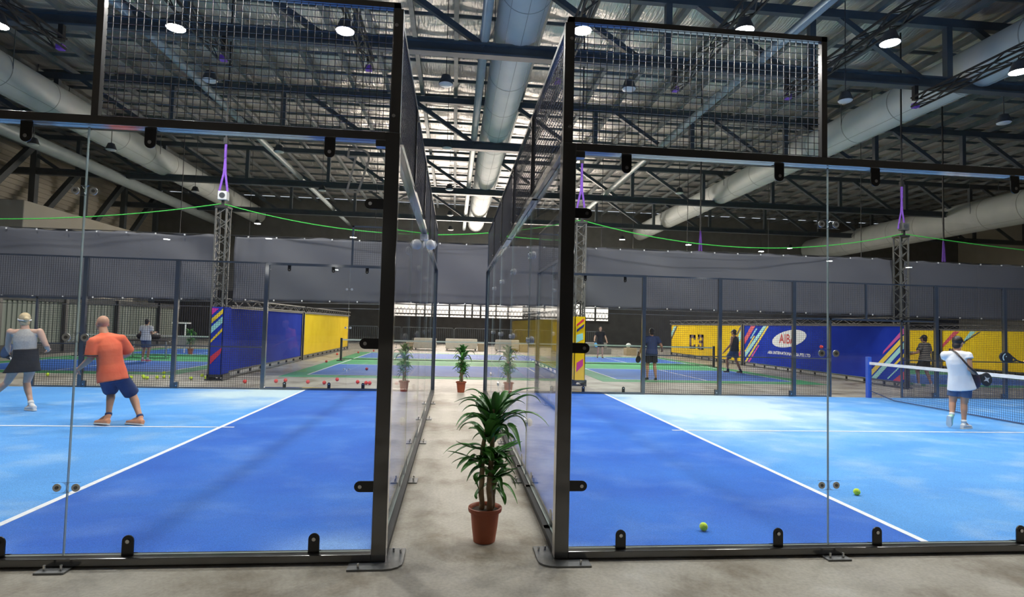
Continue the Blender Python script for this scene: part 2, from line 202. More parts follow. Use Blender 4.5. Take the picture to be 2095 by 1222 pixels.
# ------------------------------------------------------------------ mesh helpers
W = {}
def frame_of(d):
    d = d.normalized(); a = V((0, 0, 1)) if abs(d.z) < 0.9 else V((0, 1, 0))
    x = d.cross(a).normalized(); y = x.cross(d).normalized(); return x, y
class M:
    def __init__(s): s.v = []; s.f = []; s.mi = []; s.m = 0
    def add(s, vs, fs):
        n = len(s.v); s.v += [tuple(p) for p in vs]; s.f += [[i + n for i in f] for f in fs]; s.mi += [s.m] * len(fs); return s
    def box(s, x0, y0, z0, x1, y1, z1):
        vs = [(x, y, z) for z in (z0, z1) for y in (y0, y1) for x in (x0, x1)]
        return s.add(vs, [(0, 2, 3, 1), (4, 5, 7, 6), (0, 1, 5, 4), (2, 6, 7, 3), (0, 4, 6, 2), (1, 3, 7, 5)])
    def bar(s, p, q, w, h=None, caps=True):
        p, q = V(p), V(q); h = w if h is None else h; x, y = frame_of(q - p); x = x * w / 2; y = y * h / 2
        vs = [c + a * x + b * y for c in (p, q) for a, b in ((-1, -1), (1, -1), (1, 1), (-1, 1))]
        fs = [(0, 1, 5, 4), (1, 2, 6, 5), (2, 3, 7, 6), (3, 0, 4, 7)]
        if caps: fs += [(3, 2, 1, 0), (4, 5, 6, 7)]
        return s.add(vs, fs)
    def tube(s, pts, r, n=8, caps=True, flat=1.0):
        pts = [V(p) for p in pts]; rs = r if isinstance(r, (list, tuple)) else [r] * len(pts)
        rings = []; x = None
        for i, p in enumerate(pts):
            d = (pts[min(i + 1, len(pts) - 1)] - pts[max(i - 1, 0)])
            if x is None: x, y = frame_of(d)
            else:
                d.normalize(); x = (x - d * x.dot(d)).normalized(); y = x.cross(d).normalized()
            rings.append([p + (x * math.cos(2 * PI * k / n) + y * math.sin(2 * PI * k / n) * flat) * rs[i] for k in range(n)])
        return s.loft(rings, caps)
    def loft(s, rings, caps=True):
        n = len(rings[0]); vs = [p for r in rings for p in r]; fs = []
        for i in range(len(rings) - 1):
            for k in range(n):
                a, b = i * n + k, i * n + (k + 1) % n; fs.append((a, b, b + n, a + n))
        if caps: fs += [tuple(range(n - 1, -1, -1)), tuple(range((len(rings) - 1) * n, len(rings) * n))]
        return s.add(vs, fs)
    def ball(s, c, r, nu=16, nv=10, rot=None):
        c = V(c); r = (r, r, r) if isinstance(r, (int, float)) else r; vs = []; fs = []
        for j in range(1, nv):
            t = PI * j / nv
            for i in range(nu):
                a = 2 * PI * i / nu; p = V((math.sin(t) * math.cos(a) * r[0], math.sin(t) * math.sin(a) * r[1], math.cos(t) * r[2]))
                vs.append(c + (rot @ p if rot else p))
        top = V((0, 0, r[2])); n = len(vs); vs += [c + (rot @ top if rot else top), c - (rot @ top if rot else top)]
        for j in range(nv - 2):
            for i in range(nu):
                a, b = j * nu + i, j * nu + (i + 1) % nu; fs.append((a, a + nu, b + nu, b))
        for i in range(nu):
            fs.append((n, i, (i + 1) % nu)); q = (nv - 2) * nu; fs.append((n + 1, q + (i + 1) % nu, q + i))
        return s.add(vs, fs)
    def cone(s, p, r0, q, r1, n=14):        # round cone
        s.tube([p, q], [r0, r1], n); s.ball(p, r0, n, 8); return s.ball(q, r1, n, 8)
    def prism(s, poly, fn, t0, t1):
        n = len(poly); vs = [fn(a, b, t0) for a, b in poly] + [fn(a, b, t1) for a, b in poly]
        fs = [tuple(range(n)), tuple(range(2 * n - 1, n - 1, -1))] + [(k, n + k, n + (k + 1) % n, (k + 1) % n) for k in range(n)]
        return s.add(vs, fs)
    def cyl(s, p, q, r, n=16): return s.tube([p, q], r, n)
    def mesh(s, name, mats, smooth=False, off=V((0, 0, 0))):
        me = bpy.data.meshes.new(name); me.from_pydata([tuple(V(p) - off) for p in s.v], [], s.f)
        for m in (mats if isinstance(mats, (list, tuple)) else [mats]): me.materials.append(MT[m] if isinstance(m, str) else m)
        if len(me.materials) > 1: me.polygons.foreach_set('material_index', s.mi)
        if smooth:
            me.shade_smooth()
            if smooth is not True: 
                try: me.set_sharp_from_angle(angle=smooth)
                except Exception: pass
        me.update(); return me
    def obj(s, name, mats, parent=None, base=None, smooth=False, bevel=0):
        off = W[parent.name] if parent else V(base if base else (0, 0, 0))
        o = bpy.data.objects.new(name, s.mesh(name, mats, smooth, off)); COL.objects.link(o)
        if parent: o.parent = parent; W[o.name] = off
        else: o.location = off; W[o.name] = off
        if bevel:
            b = o.modifiers.new('bevel', 'BEVEL'); b.width = bevel; b.segments = 2; b.limit_method = 'ANGLE'
        return o
def tag(o, label=None, cat=None, group=None, kind=None):
    for k, v in (('label', label), ('category', cat), ('group', group), ('kind', kind)):
        if v: o[k] = v
    return o
def thing(name, label, cat, loc=(0, 0, 0), group=None, kind=None):
    o = bpy.data.objects.new(name, None); o.empty_display_size = 0.1; COL.objects.link(o); o.location = loc; W[o.name] = V(loc)
    return tag(o, label, cat, group, kind)
def inst(name, me, parent, loc, rot=None):
    o = bpy.data.objects.new(name, me); COL.objects.link(o); o.parent = parent
    o.location = V(loc) - W[parent.name]; W[o.name] = V(loc)
    if rot is not None: o.rotation_euler = rot.to_euler() if isinstance(rot, Matrix) else rot
    return o
def kid(name, me, parent):                   # child sitting at its parent's origin
    o = bpy.data.objects.new(name, me); COL.objects.link(o); o.parent = parent; W[o.name] = W[parent.name]; return o
def copy_tree(o, loc, rotz=0.0, parent=None):
    c = o.copy(); COL.objects.link(c)
    if parent: c.parent = parent
    else: c.location = loc; c.rotation_euler = (0, 0, rotz); W[c.name] = V(loc)
    for ch in list(o.children): copy_tree(ch, None, 0, c)
    return c
def text(name, s, mat_, parent, origin, xd, yd, size, sx=1.0, ext=0.002, bold=0.0):
    cu = bpy.data.curves.new(name, 'FONT'); cu.body = s; cu.size = size; cu.extrude = ext; cu.offset = bold; cu.resolution_u = 3
    ob = bpy.data.objects.new(name, cu); COL.objects.link(ob)
    me = bpy.data.meshes.new_from_object(ob); COL.objects.unlink(ob); bpy.data.objects.remove(ob)
    xd, yd = V(xd).normalized(), V(yd).normalized(); zd = xd.cross(yd)
    mt = Matrix((xd * sx, yd, zd)).transposed().to_4x4(); mt.translation = V(origin) - W[parent.name]; me.transform(mt)
    me.materials.clear(); me.materials.append(MT[mat_])
    o = bpy.data.objects.new(name, me); COL.objects.link(o); o.parent = parent; W[o.name] = W[parent.name]; return o

# ------------------------------------------------------------------ the hall
HX0, HX1, HY0, HY1, HZ = -24.0, 46.0, -42.0, 44.0, 11.7
tag(M().box(HX0, HY0, -0.3, HX1, HY1, 0).obj('floor', 'floor'), 'stained grey concrete floor of the hall', 'floor', kind='structure')
ceil = thing('ceiling', 'silver foil lined roof of the hall', 'ceiling', (0, 0, HZ), kind='structure')
px_, py_ = 1.4, 1.65
f = M(); NXB = int((HX1 - HX0) / px_); NYB = int((HY1 - HY0) / py_); sub = 5
amp = {}
vs = []; nx, ny = NXB * sub + 1, NYB * sub + 1
for j in range(ny):
    for i in range(nx):
        x = HX0 + px_ * i / sub; y = HY0 + py_ * j / sub
        key = (i // sub, j // sub)
        if key not in amp: amp[key] = 0.10 + 0.10 * rnd.random()
        a = amp[key] * (math.sin(PI * (j % sub) / sub) ** 2) * (0.35 + 0.65 * math.sin(PI * (i % sub) / sub) ** 2)
        vs.append((x, y, HZ - a))
f.add(vs, [(j * nx + i, (j + 1) * nx + i, (j + 1) * nx + i + 1, j * nx + i + 1) for j in range(ny - 1) for i in range(nx - 1)])
f.obj('foil_lining', 'foil', ceil, smooth=True)
M().box(HX0, HY0, HZ + .05, HX1, HY1, HZ + .2).obj('roof_sheet', 'wall', ceil)
for j in range(NYB + 1):
    y = HY0 + py_ * j
    if y > 1: M().box(HX0, y - .03, HZ - .17, HX1, y + .03, HZ - .05).obj('purlin', 'purlin', ceil)
for i in range(NXB + 1):
    x = HX0 + px_ * i; M().box(x - .075, 0, HZ - .36, x + .075, HY1, HZ - .17).obj('rafter', 'purlin', ceil)
wf = M().box(HX0, HY1, 0, HX1, HY1 + .3, 3.9); wf.m = 1; wf.box(HX0, HY1, 3.9, HX1, HY1 + .3, HZ)
tag(wf.obj('wall_far', ['wall', 'wall_up']), 'dark far wall', 'wall', kind='structure')
tag(M().box(HX0, HY0 - .3, 0, HX1, HY0, HZ).obj('wall_back', 'wall'), 'dark wall behind the viewer', 'wall', kind='structure')
tag(M().box(HX1, HY0, 0, HX1 + .3, HY1, HZ).obj('wall_right', 'sidewall'), 'pale right wall', 'wall', kind='structure')
wl = M().box(HX0 - .3, HY0, 0, HX0, HY1, HZ)
for k in range(28): wl.box(HX0, HY0, 3.6 + k * .28, HX0 + .09, HY1, 3.74 + k * .28)
tag(wl.obj('wall_left', 'sidewall'), 'pale ribbed cladding of the left wall', 'wall', kind='structure')
# daylight panels in the far wall
win = thing('window_1', 'bright daylight strip of translucent panels in the far wall', 'window', (3, HY1 - .02, 1.9), kind='structure')
M().box(-4.2, HY1 - .06, 2.2, 13.2, HY1 - .02, 3.6).obj('window_pane', 'day', win)
fr = M()
for x in (-4.2, -2.9, -1.9, -.4, .9, 1.5, 2.2, 4.6, 7.6, 9.4, 10.7, 12.0, 13.2): fr.box(x - .07, HY1 - .16, 2.15, x + .07, HY1 - .06, 3.7)
for z in (2.18, 2.42, 3.65): fr.box(-4.3, HY1 - .14, z - .05, 13.3, HY1 - .06, z + .05)
for k in range(60):
    x = -4.1 + k * .29; fr.bar((x, HY1 - .09, 2.3), (x + .29, HY1 - .09, 2.95), .025); fr.bar((x + .29, HY1 - .09, 2.3), (x, HY1 - .09, 2.95), .025)
fr.obj('window_frame', 'wall', win)
w2 = thing('unseen_window_2', 'unseen high daylight glazing behind the curtain in the far wall', 'window', (3, HY1 - .02, 4), kind='structure')
M().box(-5, HY1 - .06, 4.0, 10, HY1 - .02, 7.6).obj('window_pane', 'day2', w2)  # unseen from the camera; far brighter than the visible strip
fr = M()
for k in range(11): fr.box(-5 + 1.5 * k - .05, HY1 - .14, 3.95, -5 + 1.5 * k + .05, HY1 - .06, 7.65)
for z in (3.98, 5.2, 6.4, 7.6): fr.box(-5, HY1 - .14, z - .05, 10, HY1 - .06, z + .05)
fr.obj('window_frame', 'wall', w2)  # frame of the unseen glazing

# roof trusses across the hall
NODE = [.62 + 4.4 * k for k in range(-5, 11)]
for n, (y, lab) in enumerate([(11.6, 'blue grey roof truss above the far fences of the blue courts, nearest of four'), (20.2, 'blue grey roof truss second from the viewer, just above the curtain line'), (28.8, 'blue grey roof truss third from the viewer under the roof'), (37.4, 'dark roof truss farthest from the viewer at the end of the long duct')]):
    t = thing('roof_truss', lab, 'roof truss', (0, y, 9.1), 'roof trusses across the hall')
    M().box(HX0 + .1, y - .14, 9.12, HX1 - .1, y + .14, 9.18).box(HX0 + .1, y - .035, 9.18, HX1 - .1, y + .035, 9.42).box(HX0 + .1, y - .14, 9.42, HX1 - .1, y + .14, 9.47).obj('bottom_chord', 'truss', t)
    M().box(HX0 + .1, y - .1, 11.05, HX1 - .1, y + .1, 11.3).obj('top_chord', 'truss', t)
    for x in NODE:
        if HX0 < x - 2.6:
            M().bar((x, y, 9.4), (x - 2.6, y, 11.1), .16, .16).obj('diagonal_brace', 'truss', t)
        M().bar((x + .9, y, 9.45), (x + .9, y, 11.1), .18, .18).obj('upright', 'truss', t)
for k, (x, lab) in enumerate([(-8.75, 'pale round tie pipe running along the roof left of the middle duct'), (.62, 'pale round tie pipe beside the big middle duct'), (8.7, 'pale round tie pipe running along the roof above the right court')]):
    tag(M().cyl((x, -6, 9.6), (x, HY1 - .1, 9.6), .13, 16).obj('tie_pipe', 'tie', base=(x, 0, 9.6), smooth=True), lab, 'pipe', 'roof tie pipes')
tag(M().cyl((-18.2, -6, 9.05), (-18.2, HY1 - .1, 9.05), .3, 16).obj('roof_pipe', 'tie', base=(-18.2, 0, 9.05), smooth=True), 'thin pale pipe along the roof beyond the left duct', 'pipe')

def duct(x, z, r, lab, y0=-8):
    t = thing('air_duct', lab, 'duct', (x, 0, z), 'round air ducts under the roof')
    M().tube([(x, y0, z), (x, HY1 - .2, z)], r, 40).obj('duct_body', 'duct', t, smooth=.6)
    s = M(); 
    for k in range(int((HY1 - y0) / 2.4)):
        y = y0 + 2.4 * k + 1; s.tube([(x, y - .015, z), (x, y + .015, z)], r + .006, 40)
    for a in (-2.2, -1.5, -.8): s.tube([(x + (r + .001) * math.cos(a), y0, z + (r + .001) * math.sin(a)), (x + (r + .001) * math.cos(a), HY1 - .2, z + (r + .001) * math.sin(a))], .008, 6)
    s.obj('seam_band', 'seam', t)
    for k in range(8):
        for sg in (-1, 1): M().bar((x + sg * r, 2 + 5 * k, z), (x + sg * r, 2 + 5 * k, HZ - .2), .02).obj('hanger_rod', 'truss', t)
duct(1.58, 10.1, .66, 'large pale round air duct down the middle of the roof above the aisle')
duct(-16.1, 10.08, .68, 'large pale round air duct slanting across the upper left')
duct(15.8, 9.95, .66, 'large pale round air duct slanting across the upper right')
duct(31.5, 9.0, .95, 'fat pale air duct low at the far right end of the roof')

# left side wall bracing and beige box
br = thing('wall_bracing', 'dark steel columns and diagonal braces in front of the left wall', 'bracing', (-22.6, 24, 0))
for k in range(8):
    y = 12 + 4.2 * k
    M().box(-22.8, y - .15, 0, -22.5, y + .15, 11.3).obj('column', 'truss', br)
    if k < 7: M().bar((-22.6, y + .2, 6.6), (-22.6, y + 3.9, 10.6), .3, .3).obj('diagonal_brace', 'truss', br)
M().box(-22.75, 10, 10.4, -22.45, 43, 10.8).obj('top_rail', 'truss', br)
M().box(-22.75, 10, 6.0, -22.45, 43, 6.3).obj('bottom_rail', 'truss', br)
tag(M().box(-21.8, 23, 0, -19, 32, 6.65).obj('mezzanine_box', 'beige', base=(-20.4, 23, 0), bevel=.03), 'plain beige boarded box room rising behind the curtain at the far left', 'room box')
pt = thing('cladding_partition', 'grey green ribbed partition behind the left player, black skirting below', 'partition', (-16.6, 25, 0))
p = M().box(-16.75, 12.6, .45, -16.65, 32.5, 2.15)
for k in range(80): p.box(-16.65, 12.65 + .25 * k, .45, -16.62, 12.77 + .25 * k, 2.15)
p.obj('ribbed_panel', 'partition', pt)
M().box(-16.8, 12.6, 0, -16.55, 32.5, .45).obj('skirting', 'wall', pt)
M().box(-16.8, 12.6, 2.15, -16.55, 32.5, 2.4).obj('top_rail', 'wall', pt)
for y in (18.6, 22.2, 26, 30): M().box(-16.62, y - .07, .1, -16.45, y + .07, 2.4).obj('post', 'blacktruss', pt)

# ------------------------------------------------------------------ lamps
def lamp_meshes():
    h = M().tube([(0, 0, .28), (0, 0, .25), (0, 0, .16), (0, 0, .03), (0, 0, 0)], [.05, .12, .15, .20, .205], 24).mesh('lamp_housing', 'lamp', .7)
    l = M().add([(.19 * math.cos(2 * PI * k / 24), .19 * math.sin(2 * PI * k / 24), -.006) for k in range(24)], [tuple(range(23, -1, -1))]).mesh('lamp_lens', 'lens')
    lo = M().tube([(0, 0, .0), (0, 0, -.03), (0, 0, -.05)], [.195, .17, .1], 24).mesh('lamp_lens_unlit', 'lens_off', .7)
    return h, l, lo
H_, L_, LO_ = lamp_meshes()
def lamp(loc, lab, group, lit=True, drop=.6):
    t = thing('highbay_lamp', lab, 'lamp', loc, group)
    kid('lamp_housing', H_, t); kid('lamp_lens', L_ if lit else LO_, t)
    x, y, z = loc
    M().bar((x, y, z + .27), (x, y, z + .27 + drop), .02).obj('hanger_wire', 'lamp', t)
    return t
TR = []
for x_, z_ in ((-10.15, 7.95), (-6.45, 8.18), (-2.72, 8.4), (2.9, 8.85), (7.02, 9.18), (10.95, 9.15), (14.6, 8.65)):
    k_ = (8.1 - 1.652) / (z_ - 1.652); TR.append((x_ * k_, -4.067 + 13.367 * k_, 8.1))
ORD = ['first', 'second', 'third', 'fourth', 'fifth', 'sixth', 'seventh']
def lattice(m, p, q, w, up, n, r=.022):
    p, q, up = V(p), V(q), V(up); d = (q - p).normalized(); s = d.cross(up).normalized() * w / 2; u = up.normalized() * w / 2
    cs = [s + u, u - s, -s - u, s - u]
    for c in cs: m.bar(p + c, q + c, r * 2)
    for k in range(n):
        a, b = p + (q - p) * (k / n), p + (q - p) * ((k + 1) / n)
        for i in range(4):
            c0, c1 = cs[i], cs[(i + 1) % 4]
            if (k + i) % 2: c0, c1 = c1, c0
            m.bar(a + c0, b + c1, r)
for i, (x, yl, z) in enumerate(TR):
    tr = thing('lighting_truss', 'black lattice lighting truss under the roof, %s from the left' % ORD[i], 'truss', (x, 11.5, z + .52), 'lighting trusses over the blue courts')
    m = M(); lattice(m, (x + .1, -5, z + .52), (x + .1, 11.5, z + .52), .26, (0, 0, 1), 28); m.obj('lattice_beam', 'blacktruss', tr)
    M().box(x + .02, 11.42, z + .36, x + .18, 11.56, z + .50).obj('end_sling', 'purple', tr)
    M().bar((x + .1, 11.5, z + .6), (x + .1, 11.5, 9.12), .12, .12).obj('hoist', 'blacktruss', tr)
    lamp((x, yl, z), 'bright lit round lamp in the near row under the roof, %s from the left' % ORD[i], 'lit lamps of the near row', drop=.1)
    lamp((x, 3.2, z), 'unseen lit round lamp high above the blue turf, %s from the left in its row' % ORD[i], 'unseen lit lamps above the blue courts', drop=.1)  # extra lamp row out of view, put in to light the near turf
FAR = [(-13.6, 36.5, 8.2, 'lit lamp far off above the curtain between the green rope and the left tower'), (12.2, 37, 8.2, 'lit lamp far off just above the curtain right of the aisle'), (17.8, 38.2, 8.2, 'lit lamp far off above the curtain, second right of the aisle'), (24.8, 40.2, 8.2, 'small lit lamp far off at the curtain edge right of centre'), (25.8, 37.8, 8.2, 'brightest far lamp above the curtain left of the right glass joint')]
for x, y, z, lab in FAR: lamp((x, y, z), lab, 'far lit lamps above the curtain', drop=3.28)
for r_, (y, zz) in enumerate(((21.0, 4.85), (29.0, 5.9))):  # added lamps, unseen behind the curtain, to brighten the far courts
    for c_, x in enumerate((-11.5, -3.5, 6.5, 10.5, 19.0)):
        lamp((x, y, zz), 'added unseen lit lamp over the green and blue courts behind the curtain, row %s, column %s' % (ORD[r_], ORD[c_]), 'added lamps hidden behind the curtain', drop=HZ - zz - .22)
for k, (x, y, z) in enumerate([(-11.2, -31.3, 6.5), (-5.9, -29.4, 6.5), (-18.0, -33.4, 6.5), (24.9, -31.7, 6.5), (32.2, -33.5, 6.5)]):
    lamp((x, y, z), 'lit lamp behind the viewer seen mirrored in the glass, %s of its kind' % (ORD + ['eighth'])[k], 'lamps mirrored in the front glass', drop=HZ - z - .22)
PEND = [(-7.1, 12.7, 'left of the aisle above the left court'), (-7.2, 19.5, 'above the left glass near the number'), (-7, 26.2, 'far back over the left court'), (-.42, 11.9, 'beside the big middle duct, nearest one'), (-.45, 17.8, 'beside the middle duct, second one back'), (-.42, 24.6, 'beside the middle duct, third one back'), (-.43, 31.4, 'beside the middle duct, fourth one back'), (-.42, 36.9, 'beside the middle duct, farthest one'),
        (4.72, 11.4, 'behind the mesh over the right court'), (5.7, 24.6, 'far back right of the aisle'), (11.1, 11.2, 'left of the right duct behind the mesh end'), (17, 12, 'below the right duct near the picture edge'), (10.9, 23, 'far back over the right court'), (-14.1, 20.5, 'in front of the left duct'), (-14, 27.9, 'below the left duct further back'), (-16.9, 20.3, 'by the thin pipe at far left')]
for x, y, w_ in PEND: lamp((x, y, 8.4), 'unlit pendant lamp with pale lens ' + w_, 'unlit pendant lamps', lit=False, drop=3.08)

# ------------------------------------------------------------------ court turf
XR, XL = .7546, -.4187
def court(side):
    S = 1 if side == 'R' else -1; X0 = XR if side == 'R' else XL
    x = lambda a: X0 + S * a
    def bx(m, a0, y0, z0, a1, y1, z1):
        p, q = sorted((x(a0), x(a1))); return m.box(p, y0, z0, q, y1, z1)
    nm = 'right' if side == 'R' else 'left'
    t = thing('padel_turf', 'blue artificial turf of the %s court with white lines' % nm, 'court turf', (x(.1), 5, 0))
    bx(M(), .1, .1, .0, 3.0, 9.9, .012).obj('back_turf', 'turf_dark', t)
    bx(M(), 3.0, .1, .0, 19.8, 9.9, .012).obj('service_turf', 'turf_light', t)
    bx(M(), 3.0, .1, .012, 3.06, 9.9, .0155).obj('service_line', 'line', t)
    bx(M(), 2.83, 5.0, .0155, 10, 5.05, .0165).obj('centre_line', 'line', t)
    return x, bx, nm, S
XRf, BR, _, _ = court('R'); XLf, BL, _, _ = court('L')

# ------------------------------------------------------------------ glass hardware (shared meshes)
def stadium(w, l, n=8):
    pts = [(w / 2 * math.cos(a), l - w / 2 + w / 2 * math.sin(a)) for a in [PI * k / n for k in range(n + 1)]]
    return [(w / 2, 0)] + pts + [(-w / 2, 0)]
CLAMP = M().prism(stadium(.075, .135), lambda a, b, t: V((a, t, b)), -.004, .004).box(-.0375, -.0, -.006, .0375, .06, 0).mesh('glass_clamp', 'clamp')
CBOLT = M().cyl((0, .004, .095), (0, -.012, .095), .013, 12).mesh('clamp_bolt', 'steel')
JPL = M().prism([(a, b - .09) for a, b in stadium(.07, .09)] + [(-a, -(b - .09)) for a, b in stadium(.07, .09)], lambda a, b, t: V((b, t, a)), -.012, -.004).mesh('joint_plate', 'clear')
JB = [M().cyl((d, -.004, 0), (d, -.010, 0), .026, 18).mesh('joint_disc', 'disc') for d in (.058, -.058)]
JB2 = [M().cyl((d, 0, 0), (d, -.014, 0), .011, 12).mesh('joint_bolt', 'plate') for d in (.058, -.058)]
def clamp(parent, loc, rot):
    c = inst('glass_clamp', CLAMP, parent, loc, rot); kid('clamp_bolt', CBOLT, c); return c
def joint(parent, loc, rot):
    c = inst('joint_plate', JPL, parent, loc, rot); [kid('joint_disc', q, c) for q in JB]; [kid('joint_bolt', q, c) for q in JB2]; return c
CAPM = M().ball((0, 0, 0), (.045, .03, .045), 10, 6).mesh('glass_bolt_cap', 'white')
def wires(m, o, a, b, la, lb, pitch, r):
    o, a, b = V(o), V(a), V(b)
    for k in range(int(la / pitch) + 1): m.bar(o + a * (k * pitch), o + a * (k * pitch) + b * lb, r, r, False)
    n = a.cross(b).normalized() * r * .8
    for k in range(int(lb / pitch) + 1): m.bar(o + b * (k * pitch) + n, o + b * (k * pitch) + a * la + n, r, r, False)
    return m
def pane(name, parent, m):
    return m.obj(name, ['glass', 'glass_edge'], parent)
def panel_y(a0, a1, y, z0, z1, t=.012):      # glass in an X-Z plane
    m = M(); x0, x1 = sorted((a0, a1))
    m.add([(x, yy, z) for yy in (y - t / 2, y + t / 2) for z in (z0, z1) for x in (x0, x1)], [(0, 1, 3, 2), (5, 4, 6, 7)]); m.m = 1
    n = len(m.v) - 8
    m.f += [[i + n for i in f] for f in ((0, 4, 5, 1), (2, 3, 7, 6), (0, 2, 6, 4), (1, 5, 7, 3))]; m.mi += [1] * 4; m.m = 0
    return m
def panel_x(x, y0, y1, z0, z1, t=.012):
    m = panel_y(y0, y1, 0, z0, z1, t); m.v = [(x + b, a, c) for a, b, c in m.v]; return m
RX = lambda a: Matrix.Rotation(a, 3, 'X')
RYm = lambda a: Matrix.Rotation(a, 3, 'Y')
RZ = lambda a: Matrix.Rotation(a, 3, 'Z')
HM = 3.96

def near_side(side):
    x, bx, nm, S = (XRf, BR, 'right', 1) if side == 'R' else (XLf, BL, 'left', -1)
    t = thing('court_front_screen', 'black framed glass front screen of the %s court with mesh above' % nm, 'glass screen', (x(.05), .05, 0), 'glass sides of the padel courts')
    bx(M(), 0, 0, .012, .1, .1, 3.0).obj('corner_post', 'black', t, bevel=.004)
    bx(M(), 4.1, 0, .012, 4.2, .1, 3.0).obj('end_post', 'black', t, bevel=.004)
    bx(M(), .1, 0, .012, 4.1, .1, .062).obj('bottom_beam', 'black', t, bevel=.004)
    bx(M(), .1, 0, 2.94, 4.1, .1, 3.0).obj('top_beam', 'black', t, bevel=.004)
    j = 2.09
    pane('glass_panel', t, panel_y(x(.11), x(j - .004), .05, .07, 2.935))
    pane('glass_panel', t, panel_y(x(j + .004), x(4.09), .05, .07, 2.935))
    for a in (.49, 1.69, 2.48, 3.68):
        clamp(t, (x(a), .042, .062), RZ(0)); clamp(t, (x(a), .042, 2.94), RYm(PI))
    for z in (.51, 1.5, 2.49):
        clamp(t, (x(.1), .042, z), RYm(PI / 2 * S)); joint(t, (x(j), .044, z), RZ(0))
    # gussets at the top corner
    bx(M(), .1, .02, 2.90, .17, .08, 2.94).obj('corner_gusset', 'black', t)
    # base plates
    c = M(); poly = [(.24, -.12), (.0, -.12), (-.05, -.11), (-.09, -.085), (-.115, -.045), (-.12, .0), (-.12, .24), (.0, .24), (.0, .1), (.1, .1), (.1, .0), (.24, .0)]
    c.prism(poly, lambda a, b, h: V((x(a), b, h)), 0, .012); bp_ = c.obj('base_plate', 'plate', t)
    m = M()
    for a, b in ((.17, -.09), (-.09, .15), (-.04, .17)): m.cyl((x(a), b, .012), (x(a), b, .04), .008, 8)
    m.obj('anchor_bolt', 'steel', bp_)
    b2 = bx(M(), 2.0, -.09, 0, 2.18, .1, .012).obj('base_plate', 'plate', t); m = M()
    for a in (2.04, 2.14): m.cyl((x(a), -.05, .012), (x(a), -.05, .045), .008, 8)
    m.obj('anchor_bolt', 'steel', b2)
    # mesh screen on top of the first two metres
    f_ = M(); bx(f_, .03, .03, 3.0, .075, .075, HM); bx(f_, 2.03, .03, 3.0, 2.075, .075, HM); bx(f_, .03, .03, HM - .04, 2.075, .075, HM)
    f_.obj('mesh_frame', 'black', t)
    f_ = M(); bx(f_, .005, .02, 3.0, .06, .08, HM - .05); f_.obj('mesh_bracket_post', 'black', t)
    m = M()
    for z in (3.12, 3.78): m.cyl((x(.05), .02, z), (x(.05), .0, z), .013, 10)
    m.obj('frame_bolt', 'steel', t)
    o = (x(.08), .05, 3.02); wires(M(), o, (S, 0, 0), (0, 0, 1), 1.94, .92, .05, .0042).obj('wire_mesh', 'wire', t)
    return t
tL = near_side('L'); tR = near_side('R')
# court number outlined on the left glass (read from inside the court)
num = [(-.785, 2.885), (-.685, 2.885), (-.652, 2.872), (-.632, 2.845), (-.632, 2.80), (-.70, 2.565), (-.792, 2.565), (-.738, 2.815), (-.792, 2.815)]
m = M()
def inset(poly, d):
    out = []; n = len(poly); ar = sum(poly[i][0] * poly[(i + 1) % n][1] - poly[(i + 1) % n][0] * poly[i][1] for i in range(n)); sg = 1 if ar > 0 else -1
    for i in range(n):
        p0, p1, p2 = V(poly[i - 1]), V(poly[i]), V(poly[(i + 1) % n]); e1 = (p1 - p0).normalized(); e2 = (p2 - p1).normalized()
        n1 = V((-e1.y, e1.x)) * sg; n2 = V((-e2.y, e2.x)) * sg; b = (n1 + n2).normalized(); out.append(tuple(p1 + b * d / max(.35, b.dot(n1))))
    return out
ins = inset(num, .0145); n_ = len(num)
vs = [V((a, y, b)) for y in (.0578, .0565) for pl in (num, ins) for a, b in pl]
fs = []
for k in range(n_):
    q = (k + 1) % n_
    fs += [(k, q, n_ + q, n_ + k), (2 * n_ + k, 3 * n_ + k, 3 * n_ + q, 2 * n_ + q), (k, 2 * n_ + k, 2 * n_ + q, q), (n_ + k, n_ + q, 3 * n_ + q, 3 * n_ + k)]
m.add([v_ + V((0, 0.0, 0)) for v_ in vs], fs).obj('court_number', 'logo_white', tL)

